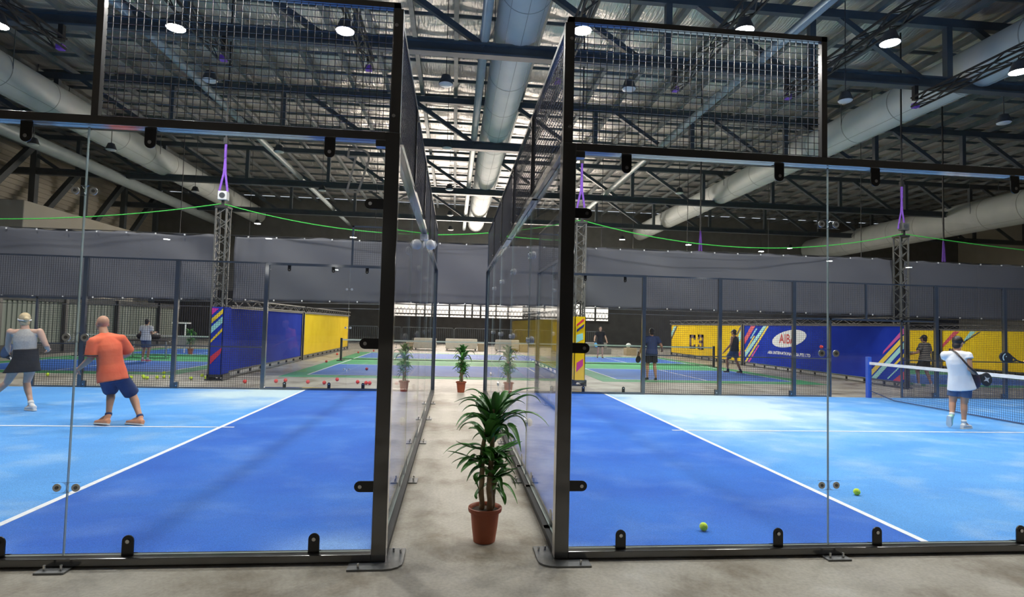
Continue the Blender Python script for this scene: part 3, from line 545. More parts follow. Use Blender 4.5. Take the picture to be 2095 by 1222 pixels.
def end_wall(side):
    x, bx, nm, S = (XRf, BR, 'right', 1) if side == 'R' else (XLf, BL, 'left', -1)
    t = thing('court_end_screen', 'long glass end wall of the %s court along the aisle with mesh above' % nm, 'glass screen', (x(.05), 5, 0), 'glass sides of the padel courts')
    bx(M(), 0, .1, .012, .1, 9.9, .062).obj('bottom_beam', 'satin', t, bevel=.004)
    bx(M(), 0, .1, 2.94, .1, 9.9, 3.0).obj('top_beam', 'black', t, bevel=.004)
    for k in range(5):
        y0, y1 = .11 + k * 1.956, .11 + (k + 1) * 1.956
        pane('glass_panel', t, panel_x(x(.05), y0 + .004, y1 - .004, .07, 2.935))
        for yy in (y0 + .4, y1 - .4):
            clamp(t, (x(.058), yy, .062), RZ(PI / 2)); clamp(t, (x(.058), yy, 2.94), RZ(PI / 2) @ RYm(PI))
        if k:
            for z in (.62, 1.5, 2.42):
                joint(t, (x(.05 - .006 * S), y0, z), RZ(-PI / 2)); inst('glass_bolt_cap', CAPM, t, (x(.085), y0, z), RZ(PI / 2))
        if k == 0: continue
        b2 = bx(M(), -.09, y0 - .09, 0, .1, y0 + .09, .012).obj('base_plate', 'plate', t)
        m = M(); m.cyl((x(-.05), y0 - .05, .012), (x(-.05), y0 - .05, .045), .008, 8); m.cyl((x(-.05), y0 + .05, .012), (x(-.05), y0 + .05, .045), .008, 8); m.obj('anchor_bolt', 'steel', b2)
    f_ = M(); bx(f_, .03, .08, HM - .04, .075, 9.92, HM)
    for k in range(1, 5): bx(f_, .03, .11 + k * 1.956 - .02, 3.0, .075, .11 + k * 1.956 + .02, HM - .04)
    f_.obj('mesh_frame', 'black', t)
    m = M()
    for k in range(1, 5):
        for z in (3.12, 3.82): m.cyl((x(.03), .11 + k * 1.956, z), (x(.012), .11 + k * 1.956, z), .013, 10)
    m.obj('frame_bolt', 'steel', t)
    wires(M(), (x(.05), .1, 3.02), (0, 1, 0), (0, 0, 1), 9.8, .92, .05, .0042).obj('wire_mesh', 'wire', t)
    return t
eL = end_wall('L'); eR = end_wall('R')

def far_side(side):
    x, bx, nm, S = (XRf, BR, 'right', 1) if side == 'R' else (XLf, BL, 'left', -1)
    t = thing('court_far_fence', 'far side of the %s court, corner glass then dark posts with painted blue reflection and wire mesh' % nm, 'court fence', (x(5), 10, 0), 'far fences of the padel courts')
    Y0, Y1 = 9.9, 10.0
    bx(M(), 0, Y0, .012, .1, Y1, 3.0).obj('corner_post', 'navy', t, bevel=.004)
    bx(M(), .1, Y0, .012, 4.0, Y1, .062).obj('bottom_beam', 'navy', t)
    bx(M(), .1, Y0, 2.94, 4.0, Y1, 3.0).obj('top_beam', 'navy', t)
    pane('glass_panel', t, panel_y(x(.11), x(2.086), 9.95, .07, 2.935)); pane('glass_panel', t, panel_y(x(2.094), x(3.98), 9.95, .07, 2.935))
    for a in (.49, 1.69, 2.48, 3.5):
        clamp(t, (x(a), 9.942, .062), RZ(0)); clamp(t, (x(a), 9.942, 2.94), RYm(PI))
    for z in (.51, 1.5, 2.42): joint(t, (x(2.09), 9.944, z), RZ(0))
    f_ = M(); bx(f_, .03, 9.93, 3.0, .075, 9.97, HM); bx(f_, 2.03, 9.93, 3.0, 2.075, 9.97, HM); bx(f_, .03, 9.93, HM - .04, 2.075, 9.97, HM); f_.obj('mesh_frame', 'navy', t)
    wires(M(), (x(.08), 9.95, 3.02), (S, 0, 0), (0, 0, 1), 1.94, .92, .05, .0045).obj('wire_mesh', 'wire', t)
    for a in (4, 6, 8, 12, 14, 16):
        bx(M(), a - .045, Y0 + .01, .012, a + .04, Y1 - .01, 3.0).obj('fence_post', 'navy', t)
        if a > 4:
            g = bx(M(), a - .125, 9.92, 0, a - .045, 9.98, .16).obj('post_foot', 'navy', t)
            m = M(); m.cyl((x(a - .09), 9.92, .08), (x(a - .09), 9.905, .08), .014, 8); m.obj('foot_bolt', 'steel', g)
    for a in (9, 11): bx(M(), a - .02, 9.93, .012, a + .02, 9.97, 2.05).obj('door_post', 'navy', t)
    bx(M(), 10 - .025, 9.93, 2.05, 10.025, 9.97, 2.96).obj('door_post', 'navy', t)
    bx(M(), 4.06, 9.93, 2.96, 16, 9.97, 3.0).obj('top_rail', 'navy', t); bx(M(), 8, 9.93, 2.0, 12, 9.97, 2.05).obj('door_lintel', 'navy', t)
    for a0, a1 in ((4.06, 5.95), (6.06, 7.95), (8.06, 8.98), (11.02, 11.95), (12.06, 13.95), (14.06, 15.95)):
        bx(M(), a0, 9.935, .98, a1, 9.965, 1.005).obj('mid_rail', 'navy', t); bx(M(), a0, 9.935, .015, a1, 9.965, .04).obj('low_rail', 'navy', t)
        wires(M(), (x(a0), 9.95, .03), (S, 0, 0), (0, 0, 1), a1 - a0, 2.93, .05, .0048).obj('wire_mesh', 'wire_far', t)
    wires(M(), (x(9.02), 9.95, 2.07), (S, 0, 0), (0, 0, 1), 1.96, .88, .05, .0048).obj('wire_mesh', 'wire_far', t)
    return t
fL = far_side('L'); fR = far_side('R')

# net of the right court
nt = thing('padel_net', 'net across the right court with white top band and blue posts', 'net', (10.75, 5, 0))
for y in (9.86, .25): M().box(10.70, y - .05, .012, 10.80, y + .05, 1.07).obj('net_post', 'net_blue', nt, bevel=.006)
wires(M(), (10.75, .3, .05), (0, 1, 0), (0, 0, 1), 9.5, .82, .045, .004).obj('net_mesh', 'net', nt)
M().box(10.735, .3, .87, 10.765, 9.81, .94).obj('top_band', 'tape', nt)
M().tube([(10.75, .3, .05), (10.75, 5, .03), (10.75, 9.0, .05), (10.75, 9.81, .2)], .012, 6).obj('bottom_cord', 'net', nt)
# lamp pair on the left aisle beam
em = thing('twin_lamp', 'pair of round clear lamps under the top beam of the left aisle wall', 'lamp', (-.44, 4.25, 2.80))
M().box(-.47, 4.17, 2.86, -.41, 4.33, 2.935).obj('mount', 'white', em)
for d in (-.075, .075): M().ball((-.44 + d, 4.2, 2.78), (.07, .05, .075), 18, 12).obj('bulb', 'white', em, smooth=True)
M().tube([(-.57, 4.2, 2.84), (-.60, 4.2, 2.78), (-.57, 4.2, 2.72)], .008, 6).tube([(-.31, 4.2, 2.84), (-.28, 4.2, 2.78), (-.31, 4.2, 2.72)], .008, 6).obj('side_loop', 'white', em)

# ------------------------------------------------------------------ curtain, towers, rope
def curtain(x0, x1, z0a, z0b, z1a, z1b, lab, y=12.35):
    t = thing('hanging_curtain', lab, 'curtain', ((x0 + x1) / 2, y, z0a), 'grey curtains hung between the towers')
    n, k = 160, 22; vs = []
    for j in range(k + 1):
        for i in range(n + 1):
            u, w = i / n, j / k; x = x0 + (x1 - x0) * u; za = z0a + (z0b - z0a) * u; zb = z1a + (z1b - z1a) * u
            e = min(u, 1 - u); ph = math.exp(-e * 9)
            off = .03 * math.sin(x * 1.7) * (1 - w) + .035 * math.sin(x * 4.1 + w * 7) * ph + .02 * math.sin((x + w * 3.0) * 2.3)
            scl = .02 * math.cos(2 * PI * x / .75) * (1 if w in (0, 1) else 0)
            vs.append((x, y + off, za + (zb - za) * w + scl * (1 if w == 1 else -.5)))
    f_ = [(j * (n + 1) + i, j * (n + 1) + i + 1, (j + 1) * (n + 1) + i + 1, (j + 1) * (n + 1) + i) for j in range(k) for i in range(n)]
    o = M().add(vs, f_).obj('tarpaulin', 'curtain', t, smooth=True)
    sm = o.modifiers.new('thick', 'SOLIDIFY'); sm.thickness = .006
    step = .75
    for i in range(int((x1 - x0) / step)):
        u = (i + .5) * step / (x1 - x0); xx = x0 + (x1 - x0) * u
        for zz in (z1a + (z1b - z1a) * u - .03, z0a + (z0b - z0a) * u + .02): M().box(xx - .016, y - .07, zz - .02, xx + .016, y - .05, zz + .02).obj('grommet', 'white', t)
    M().bar((x0 - .2, y, z1a + .01), (x1 + .2, y, z1b + .01), .02).obj('top_cable', 'blacktruss', t)
    M().bar((x0, y, z0a - .03), (x1, y, z0b - .03), .03).bar((x0, y, z0a - .17), (x1, y, z0b - .17), .02).obj('hem_cable', 'steel', t)
curtain(-17.5, -6.52, 2.03, 2.14, 3.92, 3.94, 'long dark grey curtain hung left of the left tower')
curtain(-6.08, 3.38, 2.15, 2.24, 3.94, 3.98, 'dark grey curtain hung across the aisle between the left and middle towers')
curtain(3.86, 14.03, 2.26, 2.26, 4.08, 4.1, 'dark grey curtain hung behind the right court between middle and right towers', 12.95)
curtain(14.4, 27, 2.24, 2.22, 4.05, 4.02, 'dark grey curtain hung right of the right tower', 12.95)
TW = [(-6.3, 'left'), (3.55, 'middle'), (14.06, 'right')]
def face_fn(y): return lambda a, b, h: V((a, y - h, b))
for x, nm in TW:
    ty, tz = (12.65, .13) if nm == 'right' else (12.0, 0)
    t = thing('truss_tower', 'slim lattice truss tower standing at the %s one of three curtain joints' % nm, 'tower', (x, ty, 0), 'lattice towers')
    m = M(); lattice(m, (x, ty + .05, 0), (x, ty + .05, 4.62 + tz), .27, (0, 1, 0), 22, .02); m.obj('lattice_column', 'greytruss', t)
    M().box(x - .2, ty - .15, 0, x + .2, ty + .25, .03).obj('foot_plate', 'blacktruss', t)
    M().box(x - .17, ty - .12, 4.62 + tz, x + .17, ty + .22, 4.68 + tz).obj('cap', 'blacktruss', t)
    s = thing('lifting_sling', 'purple sling on a black hoist chain above the %s tower' % nm, 'sling', (x, ty, 5), 'purple slings over the towers')
    M().tube([(x, ty, 6.05), (x - .02, ty, 5.6), (x - .13, ty, 5.02)], .03, 8, flat=.5).tube([(x, ty, 6.05), (x + .02, ty, 5.6), (x + .11, ty, 4.98)], .03, 8, flat=.5).tube([(x, ty, 6.4), (x, ty, 6.0)], .035, 8).obj('sling_strap', 'purple', s)
    M().bar((x, ty, 6.4), (x, ty, HZ - .3), .035).obj('hoist_chain', 'blacktruss', s)
    M().box(x - .05, ty - .05, 6.38, x + .05, ty + .05, 6.55).obj('hook', 'blacktruss', s)
    c = thing('speaker_box', 'small box speaker on top of the %s tower' % nm, 'speaker', (x + .02, ty - .05, 4.68 + tz), 'speaker boxes on the towers')
    M().box(x - .1, ty - .15, 4.83 + tz, x + .14, ty + .05, 5.07 + tz).obj('cabinet', 'white' if nm == 'left' else 'greytruss', c, bevel=.02)
    M().cyl((x + .02, ty - .14, 4.95 + tz), (x + .02, ty - .16, 4.95 + tz), .075, 20).obj('cone', 'lamp', c)
    M().box(x - .02, ty - .07, 4.68 + tz, x + .06, ty, 4.85 + tz).obj('bracket', 'blacktruss', c)
pts = []
anch = [(-17.4, 4.32), (-6.3, 4.74), (3.55, 4.72), (14.06, 4.86), (25, 4.3)]
for i in range(4):
    (xa, za), (xb, zb) = anch[i], anch[i + 1]; sag = (.45, .62, .62, .15)[i]
    for k in range(24 if i < 3 else 25):
        u = k / 24; pts.append((xa + (xb - xa) * u, 11.95 + max(0, min(1, (xa + (xb - xa) * u - 3.6) / 10.5)) * .65, za + (zb - za) * u - sag * 4 * u * (1 - u)))
tag(M().tube(pts, .014, 6).obj('green_rope', 'green_rope', base=(3.5, 11.95, 4.2)), 'bright green rope slung in long dips over the tower tops', 'rope')
for x, y, lab in ((-15.1, 15.5, 'dark purple hoist line hanging above the curtain at the left glass joint'), (-18, 15.5, 'dark purple hoist line hanging at the far left edge above the curtain'), (8.9, 16, 'dark hoist line with purple end above the right court curtain'), (18.6, 16, 'dark hoist line with purple end right of the right tower')):
    t = thing('hoist_line', lab, 'hoist line', (x, y, 3), 'hoist lines behind the curtain')
    M().bar((x, y, 5.2), (x, y, HZ + .05), .04).obj('chain', 'blacktruss', t); M().tube([(x, y, 5.3), (x - .09, y, 3.9)], .03, 6).tube([(x, y, 5.3), (x + .09, y, 3.9)], .03, 6).obj('strap', 'purple', t)

# ------------------------------------------------------------------ banners between the far courts
def stripe(t, name, poly, fn, h0=.012, h1=.02):
    m = M().prism(poly, fn, h0, h1); return m.obj(name, name, t)
def banner(x, y0, y1, mat_, lab, art=(), z0=.2, z1=1.93, s=-1):
    t = thing('sponsor_banner', lab, 'banner', (x, (y0 + y1) / 2, 0), 'sponsor banners between the far courts')
    M().box(x - .012, y0, z0, x + .012, y1, z1).obj('banner_sheet', mat_, t)
    fn = lambda a, b, h: V((x + s * h, a, b))
    for n, poly in art: stripe(t, n, poly, fn)
    fr = M(); fr.box(x - .05, y0, .02, x + .05, y1, .06).box(x - .03, y0, .15, x + .03, y1, .19).box(x - .03, y0, z1, x + .03, y1, z1 + .05)
    fr.obj('base_rail', 'blacktruss', t)
    n = int((y1 - y0) / .9)
    for k in range(n + 1):
        y = y0 + .05 + (y1 - y0 - .1) * k / n; M().box(x - .03, y - .02, .0, x + .03, y + .02, .17).obj('base_strut', 'blacktruss', t)
    for y in (y0 + .03, y1 - .03): M().box(x - .04, y - .04, 0, x + .04, y + .04, z1 + .04).obj('end_post', 'blacktruss', t)
    m = M(); lattice(m, (x, y0, z1 + .17), (x, y1, z1 + .17), .2, (0, 0, 1), int((y1 - y0) / .5), .012); m.obj('top_truss', 'blacktruss', t)
    return t
banner(-6.2, 12.4, 20.2, 'b_blue', 'plain blue banner wall behind the left court next to the left tower', s=1)
banner(-6.2, 20.45, 30.6, 'b_yellow', 'plain yellow banner wall beyond the blue one at the end of the left row', s=1)
banner(3.55, 12.4, 31, 'b_yellow', 'long yellow banner wall behind the middle tower, seen through the aisle glass')
AI = [('stripe_red', [(21.57, 1.91), (21.18, 1.91), (22.14, 1.04), (22.27, 1.25)]), ('stripe_cyan', [(21.12, 1.81), (21.0, 1.79), (21.55, 1.31), (21.66, 1.32)]), ('stripe_teal', [(20.49, 1.91), (20.23, 1.91), (22.09, 0.41), (22.09, 0.66)]), ('stripe_yellow', [(20.2, 1.91), (20.03, 1.91), (21.96, 0.21), (22.13, 0.21)]), ('stripe_yellow', [(21.31, 1.46), (21.2, 1.44), (22.08, 0.66), (22.14, 0.72)]), ('stripe_magenta', [(20.91, 1.04), (20.81, 1.04), (21.7, 0.21), (21.86, 0.21)]),
      ('stripe_magenta', [(12.36, 1.9), (12.3, 1.92), (12.3, 1.77), (13.28, 1.02), (13.24, 1.12)]), ('stripe_yellow', [(12.3, 1.73), (12.3, 1.56), (13.87, 0.21), (14.0, 0.29)]), ('stripe_teal', [(12.3, 1.51), (12.3, 1.33), (13.56, 0.21), (13.79, 0.21)]), ('stripe_yellow', [(12.3, 1.17), (12.3, 1.06), (12.76, 0.68), (12.87, 0.67)]), ('stripe_red', [(12.3, 0.6), (12.3, 0.39), (12.5, 0.21), (12.85, 0.21)]), ('stripe_teal', [(12.54, 0.71), (12.55, 0.65), (13.05, 0.24), (13.09, 0.26)])]
ba = banner(13.9, 12.3, 22.25, 'b_blue', 'blue banner with white oval logo and coloured stripes beside the right tower', AI)
fnb = lambda a, b, h: V((13.9 - h, a, b))
ov = []
for k in range(40):
    a = 2 * PI * k / 40; c, s_ = 1.22 * math.cos(a), .345 * math.sin(a); ov.append((18.55 - c, 1.385 + s_ + c * .13))
M().prism(ov, fnb, .012, .018).obj('logo_oval', 'logo_white', ba)
text('logo_lettering', 'AIBA', 'logo_red', ba, (13.9 - .0185, 19.22, 1.19), (0, -1, 0), (0, 0, 1), .55, sx=.98, bold=.012)
text('name_lettering', 'AIBA INTERNATIONAL ASIA PTE LTD', 'logo_white', ba, (13.9 - .014, 20.12, .70), (0, -1, 0), (0, 0, 1), .175, sx=1.05, bold=.005)
C3 = [('stripe_orange', [(31.45, 1.86), (31.34, 1.86), (31.45, 1.75)]), ('stripe_teal', [(31.0, 1.86), (30.66, 1.87), (31.45, 1.17), (31.45, 1.45)]), ('stripe_black', [(30.63, 1.87), (30.43, 1.87), (31.45, .97), (31.45, 1.12)]), ('stripe_red', [(22.94, 0.39), (22.45, 0.82), (22.45, 0.62), (22.71, 0.4)]), ('stripe_teal', [(22.45, 1.8), (22.45, 1.39), (22.82, 0.98), (22.87, 1.28)]), ('stripe_black', [(22.6, 1.87), (22.42, 1.87), (22.9, 1.43), (23.0, 1.48)])]
bc = banner(13.9, 22.4, 31.5, 'b_yellow', 'yellow banner with large court code C3 and diagonal stripes at its ends', C3)
m = M()
for y0, y1, z0, z1 in ((27.8, 28.6, 1.2, 1.38), (28.36, 28.6, .57, 1.38), (27.8, 28.6, .57, .74), (27.8, 27.98, 1.1, 1.38), (27.8, 27.98, .57, .82)): m.box(13.874, y0, z0, 13.888, y1, z1)
m.obj('court_code_letter', 'maroon', bc)
m = M()
for y0, y1, z0, z1 in ((26.7, 27.42, 1.24, 1.41), (26.7, 26.92, .56, 1.41), (26.7, 27.42, .56, .74), (26.8, 27.3, .92, 1.07), (27.22, 27.42, 1.12, 1.41), (27.22, 27.42, .56, .84)): m.box(13.874, y0, z0, 13.888, y1, z1)
m.obj('court_code_numeral', 'maroon', bc)
FY = [('stripe_red', [(21.28, 1.9), (20.96, 1.9), (21.92, 1.1), (21.91, 1.28)]), ('stripe_teal', [(20.39, 1.91), (20.11, 1.91), (20.64, 1.43), (20.74, 1.49)]), ('stripe_black', [(19.96, 1.9), (19.84, 1.9), (21.87, 0.7), (21.87, 0.75)])]
banner(24, 15.5, 22.0, 'b_yellow', 'yellow banner with red and teal stripes at the far right behind the woman in white', FY)
banner(24, 22.2, 31, 'b_yellow', 'plain yellow banner behind the striped player at the far right')
def column(x, mat_, art, lab):
    t = thing('banner_sleeve', lab, 'banner', (x, 11.8, 0), 'wrapped tower bases')
    M().box(x - .155, 11.79, .17, x + .155, 11.81, 1.95).box(x - .155, 11.79, .17, x - .135, 12.3, 1.95).box(x + .135, 11.79, .17, x + .155, 12.3, 1.95).obj('column_sleeve', mat_, t)
    for n, poly in art: stripe(t, n, poly, face_fn(11.79), .0, .008)
    for s in (-1, 1): M().box(x + s * .19 - .02, 11.8, 0, x + s * .19 + .02, 12.28, .17).obj('foot', 'blacktruss', t)
    M().box(x - .2, 11.8, .10, x + .2, 12.28, .17).obj('foot_board', 'blacktruss', t)
CL = [('stripe_magenta', [(-6.37, 1.92), (-6.19, 1.91), (-6.37, 1.73)]), ('stripe_yellow', [(-6.08, 1.91), (-6.09, 1.78), (-6.36, 1.51), (-6.37, 1.63)]), ('stripe_teal', [(-6.09, 1.7), (-6.09, 1.53), (-6.36, 1.25), (-6.36, 1.42)]), ('stripe_yellow', [(-6.08, 1.4), (-6.08, 1.31), (-6.36, 1.0), (-6.36, 1.07)]), ('stripe_red', [(-6.07, 0.88), (-6.11, 0.71), (-6.35, 0.43), (-6.35, 0.64)])]
column(-6.225, 'b_blue', CL, 'blue column sleeve with yellow, teal and red bands round the left tower base')
CR = [('stripe_red', [(3.64, 1.9), (3.65, 1.83), (3.44, 1.67), (3.44, 1.73)]), ('stripe_navy', [(3.66, 1.75), (3.65, 1.67), (3.44, 1.51), (3.45, 1.58)]), ('stripe_teal', [(3.62, 1.49), (3.63, 1.31), (3.43, 1.21), (3.44, 1.43)]), ('stripe_magenta', [(3.64, 0.77), (3.64, 0.58), (3.45, 0.39), (3.46, 0.65)])]
column(3.545, 'b_yellow', CR, 'yellow column sleeve with coloured bands round the middle tower base')

# ------------------------------------------------------------------ pickleball courts
def pickle(xc, yc, lab, w2_=6.1):
    t = thing('pickleball_court', lab, 'court floor', (xc, yc, 0), 'green and blue courts beyond the fences')
    hx, hy = 3.05, 6.7
    M().box(xc - hx - .65, yc - hy - .75, 0, xc + hx + .65, yc + hy + .75, .004).obj('green_surround', 'pk_green', t)
    for s in (-1, 1):
        y0, y1 = sorted((yc + s * 2.13, yc + s * hy)); M().box(xc - hx, y0, .004, xc + hx, y1, .006).obj('blue_box', 'pk_blue', t)
    m = M()
    for y in (-hy, -2.13, 2.13, hy): m.box(xc - hx, yc + y - .03, .006, xc + hx, yc + y + .03, .008)
    for x in (-hx, hx): m.box(xc + x - .03, yc - hy, .006, xc + x + .03, yc + hy, .008)
    for s in (-1, 1):
        y0, y1 = sorted((yc + s * 2.13, yc + s * hy)); m.box(xc - .03, y0, .006, xc + .03, y1, .008)
    m.obj('court_lines', 'line', t)
    return t
def pnet(xc, yc, lab):
    t = thing('pickleball_net', lab, 'net', (xc, yc, 0), 'low nets on the green and blue courts')
    for s in (-1, 1): M().box(xc + s * 3.35 - .04, yc - .04, .01, xc + s * 3.35 + .04, yc + .04, .95).obj('net_post', 'blacktruss', t); M().box(xc + s * 3.35 - .12, yc - .3, .004, xc + s * 3.35 + .12, yc + .3, .03).obj('post_foot', 'blacktruss', t)
    wires(M(), (xc - 3.3, yc, .08), (1, 0, 0), (0, 0, 1), 6.6, .78, .06, .004).obj('net_mesh', 'net', t)
    M().box(xc - 3.3, yc - .015, .85, xc + 3.3, yc + .015, .91).obj('top_band', 'tape', t)
    M().box(xc - 3.3, yc - .01, .06, xc + 3.3, yc + .01, .09).obj('bottom_cord', 'blacktruss', t)
for xc, nm in ((-11.6, 'left'), (-1.33, 'middle'), (8.31, 'right'), (19, 'far right')):
    pickle(xc, 20.7, 'green and blue pickleball floor, %s one beyond the blue courts' % nm); pnet(xc, 20.7, 'low net across the %s green and blue court' % nm)

# ------------------------------------------------------------------ far furniture
def sofa(x0, x1, y, lab):
    t = thing('bench_sofa', lab, 'sofa', ((x0 + x1) / 2, y, 0), 'cream sofas at the far end')
    M().box(x0, y, .1, x1, y + .2, .74).obj('backrest', 'cream', t, bevel=.05); M().box(x0, y + .2, .1, x1, y + .85, .42).obj('seat', 'cream', t, bevel=.05)
    for xx in (x0 + .1, x1 - .1): 
        for yy in (y + .08, y + .75): M().box(xx - .03, yy - .03, 0, xx + .03, yy + .03, .12).obj('leg', 'blacktruss', t)
sofa(-2.55, -1.05, 32, 'cream sofa seen from behind at the far end, behind the left aisle post')
sofa(-.48, 1.5, 32, 'cream sofa seen from behind at the far end of the aisle')
def sbox(x0, x1, y, h, lab, mt='wood'):
    t = thing('side_box', lab, 'side table', ((x0 + x1) / 2, y, 0), 'wooden side boxes'); M().box(x0, y, 0, x1, y + .5, h - .03).obj('box_body', mt, t, bevel=.01); M().box(x0 - .02, y - .02, h - .03, x1 + .02, y + .52, h).obj('box_top', mt, t, bevel=.008)
sbox(-3.15, -2.6, 32.1, .47, 'pale wooden side box left of the cream sofas'); sbox(1.56, 1.98, 32.1, .45, 'pale wooden side box right of the aisle sofa')
def barrier(x0, y, lab, w=2.4):
    t = thing('crowd_barrier', lab, 'barrier', (x0 + w / 2, y, 0), 'black steel barriers at the far end')
    M().tube([(x0 + .02, y, .2), (x0 + .02, y, 1.3), (x0 + .08, y, 1.37), (x0 + w - .08, y, 1.37), (x0 + w - .02, y, 1.3), (x0 + w - .02, y, .2)], .022, 8).tube([(x0, y, .25), (x0 + w, y, .25)], .02, 8).obj('rail_frame', 'truss', t)
    m = M()
    for k in range(1, 18): m.bar((x0 + w * k / 18, y, .25), (x0 + w * k / 18, y, 1.35), .016)
    m.obj('barrier_bars', 'truss', t)
    for s in (.3, w - .3): M().box(x0 + s - .03, y - .3, 0, x0 + s + .03, y + .3, .04).bar((x0 + s, y, .04), (x0 + s, y, .25), .03).obj('foot', 'truss', t)
for k in range(7): barrier(-7.3 + 2.45 * k, 34.2, 'black steel crowd barrier, %s from the left at the far end' % ORD[k])
t = thing('foam_mat', 'thick grey foam block lying lowest behind the middle tower', 'foam block', (9.0, 31.2, 0), 'grey foam blocks'); M().box(7.2, 31, 0, 9.85, 32.2, .36).obj('block', 'mat_grey', t, bevel=.03)
t = thing('foam_mat', 'shorter grey foam block stacked on top of the long one', 'foam block', (9.0, 31.2, .36), 'grey foam blocks'); M().box(7.1, 31.1, .36, 9.6, 32.1, .70).obj('block', 'mat_grey', t, bevel=.03)
t = thing('cardboard_box', 'pale cardboard box on the floor by the foam blocks', 'box', (10.8, 30.2, 0)); M().box(10.5, 30, 0, 11.15, 30.6, .46).obj('carton', 'card', t, bevel=.01); M().bar((10.8, 30.0, .465), (10.8, 30.6, .465), .06, .01).obj('packing_tape', 'wood', t)
t = thing('kit_bag', 'white and black bag sitting on the cardboard box', 'bag', (10.75, 30.3, .47)); M().ball((10.72, 30.3, .60), (.17, .14, .15), 12, 8).obj('bag_body', 'white', t, smooth=True); M().ball((10.86, 30.25, .57), (.12, .12, .10), 12, 8).obj('bag_pocket', 'stripe_black', t, smooth=True)
t = thing('water_station', 'white stand with a grey bin, left of the striped tower column', 'stand', (-12.6, 24, 0))
M().box(-12.85, 23.8, 0, -12.8, 23.85, 1.4).box(-12.35, 23.8, 0, -12.3, 23.85, 1.4).box(-12.9, 23.75, 1.36, -12.2, 24.1, 1.42).obj('stand_frame', 'white', t); M().box(-12.75, 23.7, .35, -12.15, 24.1, .8).obj('bin', 'mat_grey', t, bevel=.03); M().box(-12.8, 23.75, .3, -12.1, 24.1, .35).obj('shelf', 'white', t)
t = thing('folding_table', 'dark table behind the player in the white shirt', 'table', (-12.1, 20.2, 0)); M().box(-12.9, 20, .68, -11.3, 20.6, .72).obj('tabletop', 'stripe_black', t)
for xx in (-12.85, -11.35):
    for yy in (20.04, 20.56): M().box(xx - .02, yy - .02, 0, xx + .02, yy + .02, .68).obj('leg', 'steel', t)
t = thing('sports_bag', 'black holdall lying on the dark table', 'bag', (-12.2, 20.3, .72)); M().tube([(-12.6, 20.3, .86), (-12.5, 20.3, .86), (-11.8, 20.3, .86), (-11.7, 20.3, .86)], [.06, .13, .13, .06], 12).obj('bag_body', 'stripe_black', t, smooth=True); M().tube([(-12.4, 20.3, .97), (-12.3, 20.3, 1.06), (-12.0, 20.3, 1.06), (-11.9, 20.3, .97)], .015, 6).obj('bag_handle', 'lamp', t)

# ------------------------------------------------------------------ balls
def ball_m():
    b = M().ball((0, 0, 0), .033, 24, 16).mesh('ball_felt', 'ball', True)
    pts = []
    for k in range(49):
        t_ = 2 * PI * k / 48; a_ = .44; p_ = V((math.cos(t_) * (1 - a_) + a_ * math.cos(3 * t_) * -1, math.sin(t_) * (1 - a_) + a_ * math.sin(3 * t_), 2 * math.sqrt(a_ * (1 - a_)) * math.sin(2 * t_))); pts.append(p_.normalized() * .0329)
    s = M().tube(pts, .0018, 6, False).mesh('ball_seam', 'seamw'); return b, s
BM, SM = ball_m()
def tball(loc, lab, group='tennis balls on the right court'):
    o = bpy.data.objects.new('tennis_ball', BM); COL.objects.link(o); o.location = loc; o.rotation_euler = (rnd.random() * 6, rnd.random() * 6, rnd.random() * 6); W[o.name] = V(loc)
    tag(o, lab, 'ball', group); kid('seam', SM, o); return o
tball((2.085, .52, .045), 'yellow tennis ball on dark blue turf close to the right front beam')
tball((4.14, 1.47, .045), 'yellow tennis ball on light blue turf just right of the white line')
tball((12.2, 6.6, 1.16), 'yellow tennis ball in the air in front of the dark racket handle', 'tennis balls in the air')
SB = M().ball((0, 0, 0), .05, 14, 10).mesh('red_ball', 'ball_red', True); SY = M().ball((0, 0, 0), .045, 14, 10).mesh('practice_ball', 'ball', True)
def sball(name, me, loc, lab, group):
    o = bpy.data.objects.new(name, me); COL.objects.link(o); o.location = loc; tag(o, lab, 'ball', group)
for x, y in ((-5.28, 11.3), (-4.57, 11.5), (-4.4, 11.75), (-3.75, 11.45), (-3.3, 11.3), (-3.15, 12.2), (-2.5, 11.6), (-2.25, 11.4), (-2.15, 11.35), (-1.85, 11.3), (-1.45, 11.4)): sball('red_ball', SB, (x, y, .05), 'red ball on the concrete just behind the left court far fence', 'red balls behind the left fence')
for x, y, l in ((-4.95, 19.2, 'red ball by the foot of the blue banner wall'), (-2.9, 15.9, 'red ball on the blue middle court floor'), (-4.9, 26.5, 'red ball far back by the yellow banner base'), (-4.4, 28.6, 'red ball farthest back near the yellow banner end'), (-5.6, 24.6, 'red ball on the concrete halfway along the yellow banner')): sball('red_ball', SB, (x, y, .055), l, 'red balls further back')
sball('red_ball', SB, (10.22, 11, 1.27), 'red ball in the air in front of the blue logo banner', 'red balls further back')
for x, y in ((-8.4, 12.0), (-8.25, 12.3), (-8.1, 12.05), (-7.95, 11.9), (-7.8, 12.1), (-7.7, 12.25), (-7.5, 12.2), (-11.0, 12.2), (-10.7, 12.4), (-8.2, 13.3), (-6.9, 12.0), (-6.95, 12.8), (-6.6, 12.2)): sball('practice_ball', SY, (x, y, .045 if y < 13 else .055), 'yellow ball on the floor behind the left court fence', 'yellow balls behind the left fence')
for x, y, l in ((-9.2, 21.8, 'yellow ball on the left green court near its net'), (-8.6, 19.8, 'yellow ball on the left court by the striped column')): sball('practice_ball', SY, (x, y, .052), l, 'yellow balls on the left green court')
